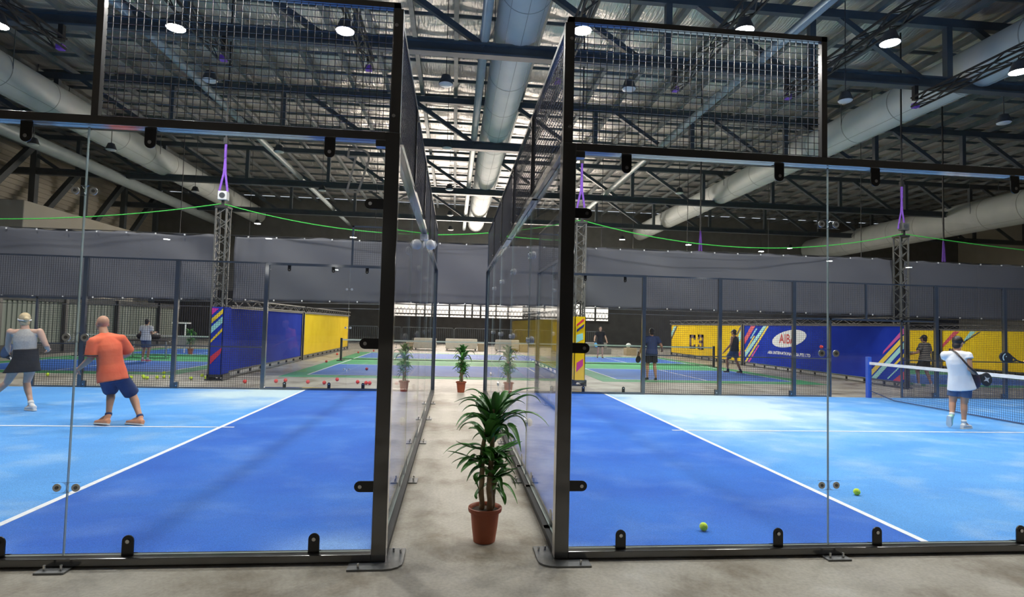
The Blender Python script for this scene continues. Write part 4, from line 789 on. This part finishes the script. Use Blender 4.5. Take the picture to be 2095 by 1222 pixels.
# ------------------------------------------------------------------ potted plants
def leaf(m, p0, p1, p2, w, n=10):
    p0, p1, p2 = V(p0), V(p1), V(p2); c = 2 * p1 - (p0 + p2) / 2; pts = []
    for k in range(n + 1):
        t = k / n; pts.append(p0 * (1 - t) ** 2 + c * 2 * t * (1 - t) + p2 * t * t)
    rows = []
    for k, p in enumerate(pts):
        t = k / n; d = (pts[min(k + 1, n)] - pts[max(k - 1, 0)]).normalized()
        s = d.cross(V((0, 0, 1))); s = s.normalized() if s.length > .05 else V((1, 0, 0)); nrm = s.cross(d).normalized()
        ww = w * (math.sin(PI * min(1, .12 + t * .88)) ** .75) * (1 - .25 * t) + .0015
        rows.append([p - s * ww + nrm * ww * .35, p - s * ww * .5 + nrm * ww * .08, p, p + s * ww * .5 + nrm * ww * .08, p + s * ww + nrm * ww * .35])
    vs = [q for r in rows for q in r] + [q - V((0, 0, .0012)) for r in rows for q in r]; k5 = len(rows) * 5
    fs = []
    for a in range(n):
        for b in range(4):
            i = a * 5 + b; fs.append((i, i + 1, i + 6, i + 5)); fs.append((k5 + i, k5 + i + 5, k5 + i + 6, k5 + i + 1))
    m.add(vs, fs)
def plant(loc, lab):
    t = thing('potted_dracaena', lab, 'plant', loc, 'dracaenas in terracotta pots'); L0 = V(loc)
    at = lambda x, z, y=0: L0 + V((x, y, z))
    prof = [(.075, .0), (.083, .004), (.098, .11), (.108, .21), (.109, .225), (.126, .228), (.129, .24), (.129, .258), (.122, .262), (.112, .255), (.106, .23)]
    rings = [[at(r * math.cos(2 * PI * k / 40), z, r * math.sin(2 * PI * k / 40)) for k in range(40)] for r, z in prof]
    pot = M().loft(rings).obj('pot', 'terracotta', t, smooth=.8)
    M().tube([at(0, .225), at(0, .235)], .107, 30).obj('soil', 'soil', pot)
    rp = random.Random(3)
    canes = [((-.025, .02), (-.035, .0), .50, .021), ((.035, -.01), (.03, .0), .56, .024), ((.055, .03), (.07, .04), .46, .018)]
    for (x0, y0), (x1, y1), h, r in canes:
        pts = [at(x0 + (x1 - x0) * u + .004 * math.sin(9 * u), .235 + (h - .235) * u, y0 + (y1 - y0) * u) for u in [k / 8 for k in range(9)]]
        M().tube(pts, [r * (1 + .06 * math.sin(k * 2.1)) for k in range(9)], 12).obj('cane', 'cane', t, smooth=True)
    Z = lambda a, b: ((a - 405) / 942, (1180 - b) / 942)
    LV = [((430, 270), (335, 115), (230, 115), .02), ((405, 280), (330, 165), (160, 192), .024), ((400, 350), (330, 262), (245, 272), .022), ((390, 370), (310, 285), (205, 378), .018), ((390, 470), (330, 370), (300, 345), .026), ((385, 520), (280, 500), (128, 588), .022), ((378, 545), (220, 492), (93, 562), .017), ((375, 600), (320, 560), (268, 604), .022),
          ((480, 270), (600, 130), (805, 92), .026), ((500, 280), (680, 145), (806, 195), .022), ((505, 340), (690, 248), (840, 338), .02), ((500, 350), (630, 292), (700, 405), .022), ((500, 380), (570, 350), (640, 512), .032), ((470, 550), (545, 570), (602, 655), .024), ((440, 480), (445, 330), (455, 300), .05), ((435, 590), (450, 500), (470, 520), .03),
          ((450, 720), (520, 632), (552, 638), .03), ((460, 740), (565, 722), (642, 848), .02), ((470, 790), (555, 772), (628, 885), .016), ((478, 800), (525, 840), (540, 896), .02), ((430, 770), (355, 830), (340, 882), .024), ((385, 700), (330, 715), (358, 806), .016), ((440, 310), (380, 150), (330, 120), .03), ((460, 300), (470, 140), (480, 130), .03), ((470, 300), (530, 150), (565, 120), .028), ((410, 330), (350, 230), (340, 180), .03), ((490, 300), (560, 210), (610, 190), .034), ((420, 620), (400, 530), (430, 580), .03), ((480, 610), (530, 540), (470, 620), .028), ((440, 800), (455, 720), (480, 860), .028), ((460, 820), (500, 780), (545, 890), .02), ((420, 430), (350, 420), (300, 470), .026), ((470, 430), (540, 400), (600, 440), .024), ((430, 380), (430, 250), (400, 200), .04), ((450, 420), (500, 330), (520, 260), .036)]
    m1, m2 = M(), M()
    for i, (a, b, c, w) in enumerate(LV):
        xa, za = Z(*a); xb, zb = Z(*b); xc, zc = Z(*c); y0 = rp.uniform(-.015, .015); ys = rp.uniform(-.16, .16)
        if i in (14, 15, 27): ys = -.14
        leaf(m1 if i % 3 else m2, at(xa, za, y0), at(xb, zb, y0 + ys * .6), at(xc, zc, y0 + ys), w * 1.3)
    for i in range(76):
        h = rp.choice([(.045, .97), (.04, .88), (.02, .80), (.0, .70), (-.02, .66), (.05, .62), (.06, .54), (.06, .5)]); a = rp.uniform(0, 2 * PI); ln = rp.uniform(.14, .3) * (1 if h[1] > .65 else .7)
        up = rp.uniform(.02, .16) if h[1] > .75 else rp.uniform(.0, .08); dr = rp.uniform(-.1, .06)
        p0 = at(h[0] + .015 * math.cos(a), h[1] - rp.uniform(0, .07), .015 * math.sin(a)); d = V((math.cos(a), math.sin(a), 0))
        leaf(m2 if i % 4 == 0 else m1, p0, p0 + d * ln * .55 + V((0, 0, up)), p0 + d * ln + V((0, 0, up + dr)), rp.uniform(.022, .038))
    m1.obj('foliage', 'leaf', t, smooth=True); m2.obj('foliage', 'leaf_b', t, smooth=True)
    M().tube([at(-.03, .48), at(-.03, .7), at(.0, .9)], [.02, .018, .012], 10).obj('stem', 'cane', t, smooth=True)
    M().tube([at(.035, .54), at(.045, .8), at(.045, 1.0)], [.022, .018, .012], 10).obj('stem', 'cane', t, smooth=True)
    return t
p1_ = plant((.28, .39, 0), 'leafy dracaena in a terracotta pot standing at the near end of the aisle')
p2_ = copy_tree(p1_, (.22, 9.98, 0), 1.1); p2_['label'] = 'leafy dracaena in a terracotta pot at the far mouth of the aisle'
p3_ = copy_tree(p1_, (-11.7, 23.0, 0.0), 2.4); p3_['label'] = 'small looking potted plant far back beside the white stand with the bin'
# ------------------------------------------------------------------ people
def rotm(f, u):
    f = V(f).normalized(); u = V(u); x = f.cross(u).normalized(); u = x.cross(f).normalized()
    return Matrix((x, f, u)).transposed()                     # local x = right, y = forward, z = up
def ring(c, ax, ay, rx, ry, n=28, p=2.4):
    out = []
    for k in range(n):
        a = 2 * PI * k / n; ca, sa = math.cos(a), math.sin(a)
        out.append(V(c) + ax * rx * math.copysign(abs(ca) ** (2 / p), ca) + ay * ry * math.copysign(abs(sa) ** (2 / p), sa))
    return out
def remesh(o, vox, sm=2):
    r = o.modifiers.new('surface', 'REMESH'); r.mode = 'VOXEL'; r.voxel_size = vox; r.use_smooth_shade = True
    if sm: s = o.modifiers.new('soften', 'SMOOTH'); s.iterations = sm; s.factor = .5
def hand(m, wr, el, palm_n, s, curl, side):
    wr, el = V(wr), V(el); d = (wr - el).normalized(); n = V(palm_n); n = (n - d * n.dot(d)).normalized(); x = d.cross(n).normalized() * side
    R = Matrix((x, n, d)).transposed(); c = wr + d * .052 * s
    m.ball(c, (.041 * s, .017 * s, .052 * s), 14, 10, R)
    for i, (off, ln) in enumerate(((-.03, .066), (-.010, .078), (.011, .074), (.030, .058))):
        p = c + x * off * s + d * .040 * s; dd = d.copy(); r = .0092 * s
        for sgi in range(3):
            a = curl * (.5 + .35 * sgi); dn = (dd * math.cos(a) + n * math.sin(a)).normalized(); q = p + dn * ln * s * (.42, .33, .25)[sgi]
            m.cone(p, r, q, r * .92, 8); r *= .92; p = q; n2 = (n * math.cos(a) - dd * math.sin(a)).normalized(); dd = dn; n = n2
        n = V(palm_n); n = (n - d * n.dot(d)).normalized()
    p = c - x * .036 * s - d * .018 * s; q = p + (-x * .75 + d * .6 + n * .35).normalized() * .036 * s; q2 = q + (d * .8 + n * .6 * (1 if curl > .3 else .3) - x * .1).normalized() * .03 * s
    m.cone(p, .013 * s, q, .0105 * s, 8); m.cone(q, .0105 * s, q2, .009 * s, 8)
def person(lab, J, fwd, headf, skin, s=1.0, vox=.009, curl=(.7, .7), palms=((0, 1, 0), (0, 1, 0)), feet='LR', group=None, headu=(0, 0, 1), slim=1.0):
    J = {k: V(v) for k, v in J.items()}; hip = (J['hipL'] + J['hipR']) / 2; sh = (J['shL'] + J['shR']) / 2
    t = thing('person', lab, 'person', (hip.x, hip.y, 0), group); t_ = dict(root=t, J=J, fwd=V(fwd).normalized(), s=s, hip=hip, sh=sh)
    up = (sh - hip).normalized(); ax = (J['shR'] - J['shL']).normalized(); fw = V(fwd).normalized(); fw = (fw - up * fw.dot(up)).normalized(); ax = fw.cross(up).normalized()
    t_.update(ax=ax, up=up, fw=fw)
    m = M(); L = (sh - hip).length
    prof = [(-.14, .10, .09), (-.06, .15, .11), (.02, .158, .115), (.15, .148, .108), (.32, .135, .10), (.5, .138, .10), (.7, .150, .108), (.86, .142, .097), (1.0, .10, .072), (1.1, .058, .053)]
    m.loft([ring(hip + up * L * a, ax, fw, rx * s * slim, ry * s * slim, 24, 2.2) for a, rx, ry in prof])
    hd = J['head']; nk = J['neck']; Rh = rotm(headf, headu); H = lambda x, y, z: hd + Rh @ V((x, y, z)) * s
    m.cone(nk - up * .05 * s, .062 * s, H(0, -.02, -.06), .052 * s)
    m.ball(H(0, -.012, .025), (.075 * s, .096 * s, .090 * s), 22, 14, Rh); m.ball(H(0, .022, -.045), (.060 * s, .068 * s, .066 * s), 18, 12, Rh)
    m.ball(H(0, .055, -.088), (.030 * s, .026 * s, .022 * s), 12, 8, Rh); m.cone(H(0, .083, .012), .010 * s, H(0, .104, -.022), .0135 * s, 8)
    for sg in (-1, 1):
        m.ball(H(sg * .077, -.006, -.012), (.010 * s, .020 * s, .032 * s), 10, 8, Rh); m.ball(H(sg * .036, .066, -.02), (.024 * s, .02 * s, .018 * s), 10, 8, Rh); m.ball(H(sg * .03, .08, .024), (.024 * s, .012 * s, .008 * s), 10, 6, Rh)
    m.ball(H(0, .084, -.052), (.024 * s, .012 * s, .007 * s), 10, 6, Rh); m.ball(H(0, .081, -.063), (.021 * s, .012 * s, .007 * s), 10, 6, Rh)
    for i, sd in enumerate('LR'):
        a, b, c = J['sh' + sd], J['el' + sd], J['wr' + sd]
        m.ball(a - up * .005, .056 * s * slim, 14, 10); m.cone(sh + up * .0, .055 * s, a - up * .01, .052 * s * slim)
        m.cone(a, .058 * s * slim, a.lerp(b, .45), .051 * s * slim); m.cone(a.lerp(b, .45), .051 * s * slim, b, .040 * s * slim)
        m.cone(b, .040 * s * slim, b.lerp(c, .3), .043 * s * slim); m.cone(b.lerp(c, .3), .043 * s * slim, c, .027 * s * slim)
        hand(m, c, b, palms[i], s, curl[i], 1 if sd == 'R' else -1)
        h, k, an, to = J['hip' + sd], J['kn' + sd], J['an' + sd], J['to' + sd]
        m.ball(h, .095 * s * slim, 16, 10); m.cone(h, .092 * s * slim, h.lerp(k, .5), .077 * s * slim); m.cone(h.lerp(k, .5), .077 * s * slim, k, .054 * s * slim)
        kd = (an - k); bk = -fw * .012 * s
        m.cone(k, .054 * s * slim, k + kd * .3 + bk, .055 * s * slim); m.cone(k + kd * .3 + bk, .055 * s * slim, k + kd * .65, .041 * s * slim); m.cone(k + kd * .65, .041 * s * slim, an, .034 * s)
        m.cone(an, .034 * s, an.lerp(to, .6) + V((0, 0, -.0)), .03 * s)
    o = m.obj('body', skin, t); remesh(o, vox, 3)
    for sg in (-1, 1): M().ball(H(sg * .033, .078, .003), .0115 * s, 10, 8).obj('eye', 'eye', t, smooth=True)
    t_['H'] = H; t_['Rh'] = Rh; return t_
def shirt(P, mt, hem=-.1, sleeve=.6, fit=1.0, name='shirt', vox=.011, sl_r=.075, neckz=1.06, hw=1.0):
    J, s, ax, up, fw, hip, sh = (P[k] for k in ('J', 's', 'ax', 'up', 'fw', 'hip', 'sh')); L = (sh - hip).length; m = M()
    prof = [(hem, .205 * hw, .158 * hw), (.1, .194, .15), (.3, .174, .135), (.5, .168, .135), (.7, .177, .14), (.86, .172, .125), (.98, .14, .10), (neckz + .03, .078, .07)]
    m.loft([ring(hip + up * L * a, ax, fw, rx * s * fit, ry * s * fit, 30, 2.15) for a, rx, ry in prof if a >= hem])
    for sd in 'LR':
        a, b = J['sh' + sd], J['el' + sd]
        if sleeve <= 0: m.cone(J['neck'] + (a - J['neck']) * .45 - up * .05 * s, .045 * s, a - (a - sh) * .25 - up * .04 * s, .05 * s)
        if sleeve > 0:
            a = a - up * .012 * s; f1 = min(fit, 1.04); m.ball(a, .076 * s * f1, 14, 10); m.cone(sh, .08 * s, a, .071 * s * f1); m.cone(J['neck'] - up * .06 * s, .066 * s, a, .066 * s)
            m.tube([a, a.lerp(b, sleeve * .5), a.lerp(b, sleeve)], [.074 * s * f1, sl_r * s, (sl_r + .004) * s], 18)
    o = m.obj(name, mt, P['root']); remesh(o, vox, 2); return o
def shorts(P, mt, frac=.75, fit=1.0, name='shorts', vox=.011, top=.16):
    J, s, ax, up, fw, hip, sh = (P[k] for k in ('J', 's', 'ax', 'up', 'fw', 'hip', 'sh')); L = (sh - hip).length; m = M()
    m.loft([ring(hip + up * L * a, ax, fw, rx * s * fit, ry * s * fit, 28, 2.4) for a, rx, ry in [(-.2, .13, .11), (-.08, .172, .13), (.03, .176, .132), (top, .16, .12)]])
    for sd in 'LR':
        h, k = J['hip' + sd], J['kn' + sd]; m.ball(h, .102 * s * fit, 14, 10)
        m.tube([h, h.lerp(k, frac * .5), h.lerp(k, frac)], [.102 * s * fit, .104 * s * fit, .106 * s * fit], 20)
    o = m.obj(name, mt, P['root']); remesh(o, vox, 2); return o
def shoe(P, sd, mt, sole='sole'):
    J, s = P['J'], P['s']; an, to, he = J['an' + sd], J['to' + sd], J['he' + sd]; d = (to - he).normalized(); L = (to - he).length
    upv = (an - he.lerp(to, .25)); upv = (upv - d * upv.dot(d)).normalized(); x = d.cross(upv).normalized(); m = M()
    prof = [(-.02, .028, .035, .045), (.05, .036, .05, .055), (.25, .038, .052, .06), (.5, .043, .04, .045), (.75, .047, .03, .034), (.93, .036, .024, .026), (1.0, .018, .018, .018)]
    m.loft([ring(he + d * L * a + upv * (.012 + hh * .5 + .012), x, upv, rx * s, hh * .62 * s + .006, 18, 2.2) for a, rx, ry, hh in prof]); m.cone(he + d * L * .22 + upv * .06, .042 * s, an, .038 * s)
    o = m.obj('shoe', mt, P['root']); remesh(o, .007, 2)
    so = M(); so.loft([[he + d * L * a + x * w * sx + upv * z for sx, z in ((-1, 0), (1, 0), (1, .02), (-1, .02))] for a, w in ((-.06, .022), (.0, .034), (.2, .038), (.45, .04), (.7, .047), (.9, .04), (1.02, .02))]).obj('sole', sole, o)
    return o
def sock(P, sd, mt, f=.8):
    J, s = P['J'], P['s']; M().tube([J['an' + sd].lerp(J['kn' + sd], .0), J['an' + sd].lerp(J['kn' + sd], 1 - f)], [.042 * s, .045 * s], 14).obj('sock', mt, P['root'], smooth=True)
def cap(P, mt, brim=1, name='cap', lo=-.02):
    H, Rh, s = P['H'], P['Rh'], P['s']; m = M(); rings = []
    for j in range(8):
        a = j / 7 * PI / 2 * .98; rings.append([H(.086 * math.cos(a) * math.cos(b), -.012 + .106 * math.cos(a) * math.sin(b), .035 + lo + .088 * math.sin(a)) for b in [2 * PI * k / 24 for k in range(24)]])
    m.loft(rings); c = m.obj(name, mt, P['root'], smooth=True)
    if brim:
        b = M(); n = 9; top = [H(.075 * math.sin(a), .075 + .085 * max(0, math.cos(a)) * brim, .037 + lo - .012 * math.cos(a)) for a in [-PI / 2 + PI * k / n for k in range(n + 1)]]
        dv = Rh @ V((0, 0, -.006)); b.add(top + [p + dv for p in top], [tuple(range(n + 1)), tuple(range(2 * n + 1, n, -1))] + [(k, n + 1 + k, n + 2 + k, k + 1) for k in range(n)]).obj('brim', mt, c)
    return c
def hair(P, mt, low=-.05, back=.0, bun=False):
    H, Rh, s = P['H'], P['Rh'], P['s']; m = M()
    m.ball(H(0, -.022, .032), (.083 * s, .096 * s, .092 * s), 20, 14, Rh); m.ball(H(0, -.052, low), (.070 * s, .055 * s, .065 * s), 16, 10, Rh)
    if bun: m.ball(H(0, -.125, .0), (.042 * s, .04 * s, .04 * s), 14, 10, Rh)
    o = m.obj('hair', mt, P['root']); remesh(o, .009, 2); return o
def racket(lab, c, ax, nrm, face, rx=.125, rl=.155, hl=.2, cat='racket', grip='clamp', print_=None, print_m='silver', name='padel_racket'):
    c = V(c); ax = V(ax).normalized(); n = V(nrm); n = (n - ax * n.dot(ax)).normalized(); x = ax.cross(n).normalized(); t = thing(name, lab, cat, tuple(c), 'rackets in play')
    fn = lambda a, b, h: c + x * a + ax * b + n * h
    pl = [(rx * math.sin(a) * (1 - .16 * max(0, -math.cos(a))), rl * math.cos(a)) for a in [2 * PI * k / 36 for k in range(36)]]
    M().prism(pl, fn, -.016, .016).obj('face', face, t, bevel=.006)
    M().tube([fn(a, b, 0) for a, b in pl] + [fn(*pl[0], 0)], .012, 8, False).obj('rim', 'paddle', t, smooth=True)
    M().bar(fn(-rx * .5, -rl * .8, 0), fn(-.012, -rl - .09, 0), .016, .03).bar(fn(rx * .5, -rl * .8, 0), fn(.012, -rl - .09, 0), .016, .03).obj('throat', 'paddle', t)
    M().tube([fn(0, -rl - .06, 0), fn(0, -rl - .06 - hl, 0)], .016, 10).ball(fn(0, -rl - .06 - hl, 0), .02, 10, 8).obj('grip', grip, t, smooth=True)
    if print_:
        for sg in (-1, 1): 
            for pol in print_: M().prism(pol, lambda a, b, h: fn(a, b, sg * h), .0155, .0178).obj('print', print_m, t)
    return t

# woman in grey tank top, far left
J = dict(head=(-7.27, 6.47, 1.545), neck=(-7.23, 6.45, 1.41), shL=(-7.41, 6.38, 1.335), shR=(-7.05, 6.52, 1.345), elL=(-7.54, 6.52, 1.11), wrL=(-7.66, 6.72, .99), elR=(-6.95, 6.55, 1.11), wrR=(-7.06, 6.78, 1.03),
         hipL=(-7.29, 6.42, .83), hipR=(-7.12, 6.5, .83), knL=(-7.57, 6.6, .46), anL=(-7.86, 6.5, .13), toL=(-8.04, 6.58, .02), heL=(-7.82, 6.45, .02), knR=(-7.30, 6.66, .46), anR=(-7.07, 6.46, .12), toR=(-7.19, 6.52, .012), heR=(-6.97, 6.40, .02))
P = person('person in grey tank top and black skirt running at the far left', J, (-.4, .92, 0), (-.75, .65, -.05), 'skin_pale', .98, .008, (.9, .9), ((.5, .8, 0), (-.6, .6, 0)))
shirt(P, 'grey_cloth', .22, 0, .93, 'tank_top', hw=.82)
m = M(); hp = P['hip']
m.loft([ring(hp + P['up'] * a + V((dx, 0, 0)), P['ax'], P['fw'], rx, ry, 36, 2.2) for a, rx, ry, dx in ((.22, .168, .132, .01), (.16, .17, .134, .01), (.08, .18, .14, .01), (.0, .195, .155, -.01), (-.09, .225, .175, -.03), (-.17, .255, .19, -.05))])
o = m.obj('skirt', 'black_cloth', P['root']); remesh(o, .011, 2)
hair(P, 'blonde', -.05, bun=True); H = P['H']
M().tube([H(.088 * math.cos(a), -.012 + .103 * math.sin(a), .0 + .02 * math.sin(a)) for a in [2 * PI * k / 24 for k in range(25)]], .010, 8, False).obj('headband', 'white', P['root'], smooth=True)
for sd in 'LR': sock(P, sd, 'sock', .88); shoe(P, sd, 'shoe_w')
racket('blue racket with white rim held by the runner at the far left edge', (-7.78, 6.86, .985), (-.35, .3, .25), (-.1, -1, .25), 'pad_blue', grip='white')
# man in coral shirt
J = dict(head=(-5.295, 5.2, 1.525), neck=(-5.24, 5.15, 1.40), shL=(-5.275, 4.95, 1.265), shR=(-5.04, 5.24, 1.305), elL=(-5.28, 4.95, 1.02), wrL=(-5.56, 5.15, .845), elR=(-4.985, 5.38, 1.08), wrR=(-5.2, 5.58, .99),
         hipL=(-5.11, 5.03, .76), hipR=(-5.0, 5.16, .76), knL=(-5.205, 5.36, .50), anL=(-5.09, 5.12, .16), toL=(-5.31, 5.18, .015), heL=(-5.06, 5.06, .03), knR=(-4.93, 5.42, .44), anR=(-4.67, 5.18, .125), toR=(-4.89, 5.22, .012), heR=(-4.61, 5.12, .015))
P = person('person with shaved head in coral shirt and navy shorts lunging on the left court', J, (-.78, .62, 0), (-.75, .65, -.1), 'skin', 1.05, .008, (.5, .9), ((-.3, .9, -.3), (-.6, .6, 0)), headu=(-.12, .16, 1))
shirt(P, 'coral', -.16, .92, .95, 'shirt', sl_r=.078); shorts(P, 'navy_cloth', .95, .97)
a, b = P['J']['shL'], P['J']['elL']; M().tube([a.lerp(b, .80), a.lerp(b, .87)], .1, 20).obj('sleeve_band', 'stripe_black', P['root'], smooth=True)
for sd in 'LR': sock(P, sd, 'navy_cloth', .93); shoe(P, sd, 'shoe_or')
# woman in white on the right court
J = dict(head=(9.055, 5.42, 1.545), neck=(9.02, 5.41, 1.41), shL=(8.87, 5.50, 1.325), shR=(9.11, 5.28, 1.33), elL=(9.18, 5.72, 1.14), wrL=(9.37, 5.68, .98), elR=(9.11, 5.24, 1.085), wrR=(9.38, 5.40, .965),
         hipL=(9.05, 5.49, .83), hipR=(9.14, 5.34, .83), knL=(9.03, 5.52, .45), anL=(8.92, 5.42, .245), toL=(8.90, 5.47, .03), heL=(8.84, 5.40, .22), knR=(9.14, 5.40, .45), anR=(9.105, 5.37, .12), toR=(9.31, 5.44, .012), heR=(9.04, 5.34, .012))
P = person('person in white sleeveless top and black cap walking by the net on the right court', J, (.62, .78, 0), (.93, .35, -.12), 'skin', .97, .008, (.95, .95), ((.2, .9, .3), (.3, .9, .3)))
shirt(P, 'white_cloth', -.24, .22, .98, 'top', sl_r=.078, hw=1.1); shorts(P, 'blue_cloth', .66, .94)
hair(P, 'darkhair', -.06); cap(P, 'stripe_black', 1.0)
sock(P, 'L', 'sock', .85); sock(P, 'R', 'sock', .85); shoe(P, 'L', 'shoe_g'); shoe(P, 'R', 'shoe_w')
m = M()
for q in range(5):
    aa = 2 * PI * q / 5 + .4; m.bar((8.965 + .04 * math.cos(aa), 5.205, 1.20 + .07 * math.sin(aa)), (8.965 + .008 * math.cos(aa), 5.205, 1.20 + .012 * math.sin(aa)), .012, .02)
bg = thing('sling_bag', 'dark purple sling bag with black strap worn by the walking player in white', 'bag', (9.34, 5.45, .75))
M().ball((9.345, 5.38, .885), (.085, .07, .16), 18, 12, Matrix.Rotation(-.25, 3, 'Y')).obj('pouch', 'bag', bg, smooth=True)
M().tube([(9.05, 5.58, 1.30), (8.95, 5.48, 1.425), (8.925, 5.34, 1.38), (8.955, 5.245, 1.27), (9.05, 5.205, 1.13), (9.18, 5.20, 1.03), (9.31, 5.30, .98)], .019, 8, flat=.4).obj('strap', 'stripe_black', bg, smooth=True)
star = [((.065 if k % 2 == 0 else .026) * math.cos(PI / 4 * k + PI / 4), (.085 if k % 2 == 0 else .03) * math.sin(PI / 4 * k + PI / 4)) for k in range(8)]
racket('black racket with silver star print held by the player in white', (9.68, 5.50, .885), (.93, .1, -.22), (-.15, -1, .1), 'paddle', rx=.115, rl=.125, hl=.1, print_=[star])
# players further back
def stand(x, y, f, h, dy=0, stride=.12, armL=(.12, .1, .72), armR=(.12, .1, .72)):
    s = h / 1.72; f = V((*f, 0)).normalized(); r = V((f.y, -f.x, 0)); B = V((x, y, 0))
    g = lambda a, b, c: tuple(B + r * a * s + f * b * s + V((0, 0, c * s)))
    d = dict(head=g(0, .04, 1.58), neck=g(0, 0, 1.45), shL=g(-.185, 0, 1.38), shR=g(.185, 0, 1.38), hipL=g(-.085, 0, .90), hipR=g(.085, 0, .90), knL=g(-.11, stride + .06, .49), knR=g(.11, -stride * .3 + .06, .49), anL=g(-.12, stride, .09), anR=g(.13, -stride, .09), toL=g(-.13, stride + .19, .012), heL=g(-.12, stride - .05, .012), toR=g(.15, -stride + .19, .012), heR=g(.13, -stride - .05, .012))
    for sd, sg, ar in (('L', -1, armL), ('R', 1, armR)):
        d['el' + sd] = g(sg * (.24 + ar[0] * .4), ar[1] * .2 - .03, 1.12); d['wr' + sd] = g(sg * (.22 + ar[0]), ar[1] + .12, ar[2] + .2)
    return d, s
def far_person(lab, x, y, f, h, top, bottom, skin='skin', shoes='shoe_w', hairm='darkhair', sl=.6, capm=None, hem=-.1, fr=.75, sockm=None, **k):
    J, s = stand(x, y, f, h, **k); P = person(lab, J, (*f, 0), (*f, -.05), skin, s, .012, (.8, .8), ((0, 0, 1), (0, 0, 1)) if False else ((f[0], f[1], .2), (f[0], f[1], .2)))
    shirt(P, top, hem, sl, 1.0, vox=.014); shorts(P, bottom, fr, 1.0, vox=.014)
    if hairm: hair(P, hairm)
    if capm: cap(P, capm, 1.0)
    for sd in 'LR':
        if sockm: sock(P, sd, sockm, .8)
        shoe(P, sd, shoes)
    return P
far_person('person in white shirt and blue shorts standing far back on the left green court', -11.1, 18.0, (.1, 1), 1.58, 'white_cloth', 'blue_cloth', shoes='pink', capm='stripe_black', sockm='sock', stride=.04, armL=(-.08, .2, .95), armR=(-.08, .2, .95))
far_person('person all in dark navy seen from behind at the baseline of the right green court', 6.32, 13.75, (.1, 1), 1.70, 'navy_cloth', 'black_cloth', shoes='shoe_k', stride=.05, armL=(.14, .1, .62), armR=(.18, .12, .78))
racket('small dark paddle held low by the navy dressed player', (5.98, 14.05, .66), (.1, .3, -1), (.3, -1, 0), 'paddle', rx=.09, rl=.11, hl=.08, cat='paddle', name='pickleball_paddle')
far_person('person in black top facing the viewer across the net, behind the fence post', 7.95, 26.5, (-.15, -1), 1.74, 'black_cloth', 'black_cloth', skin='skin_pale', shoes='shoe_k', stride=.06, armL=(.1, .2, .7), armR=(.12, .2, .75))
racket('pale blue paddle held by the player in black across the net', (7.62, 26.15, .72), (.1, -.3, -1), (.3, -1, 0), 'stripe_cyan', rx=.11, rl=.13, hl=.08, cat='paddle', name='pickleball_paddle')
far_person('person in charcoal vest and grey blue shorts in front of the yellow C3 banner', 11.0, 17.5, (-.55, .84), 1.74, 'char_cloth', 'blue_cloth', shoes='shoe_k', sl=0, capm='stripe_black', stride=.2, armL=(.05, .15, .62), armR=(.02, .1, .62), sockm='navy_cloth')
far_person('person in black and white striped shirt behind the fence post at the far right', 15.3, 13.2, (-.3, .95), 1.70, 'striped', 'black_cloth', shoes='shoe_w', capm='stripe_black', sl=.75, armL=(.28, .22, .82), armR=(.1, .15, .75))
racket('dark paddle held out by the player in stripes', (14.72, 13.62, 1.04), (-.9, .3, .1), (-.2, -1, 0), 'paddle', rx=.09, rl=.12, hl=.08, cat='paddle', name='pickleball_paddle')
# opponent at the right edge holding the logo racket out to the left
J, s = stand(13.25, 7.75, (-1, -.1), 1.72, stride=.12)
J['elR'] = (13.0, 7.72, 1.2); J['wrR'] = (12.72, 7.56, 1.125); J['shR'] = (13.25, 7.58, 1.37); J['shL'] = (13.25, 7.93, 1.37)
P = person('person in dark shirt at the right edge reaching a logo racket into view', J, (-1, -.1, 0), (-1, -.2, -.1), 'skin', s, .012, (.9, .9), ((0, -1, 0), (0, -1, 0)))
shirt(P, 'navy_cloth', -.1, .6, vox=.014); shorts(P, 'black_cloth', .8, vox=.014); hair(P, 'darkhair')
for sd in 'LR': shoe(P, sd, 'shoe_w')
arc = []
for rr, ks in ((.098, range(0, 15)), (.076, range(14, -1, -1))):
    for k in ks: aa = -.95 + 1.9 * k / 14; arc.append((rr * math.sin(aa) * 1.05, rr * math.cos(aa) * 1.1 - .01))
dot = [(.02 + .012 * math.cos(2 * PI * k / 12), .015 + .012 * math.sin(2 * PI * k / 12)) for k in range(12)]
racket('round dark racket with pale curved logo held in from the right edge', (12.2, 7.5, 1.215), (-.97, .02, .24), (-.05, -1, 0), 'paddle', rx=.115, rl=.155, hl=.2, print_=[arc, dot], print_m='cyan_l')
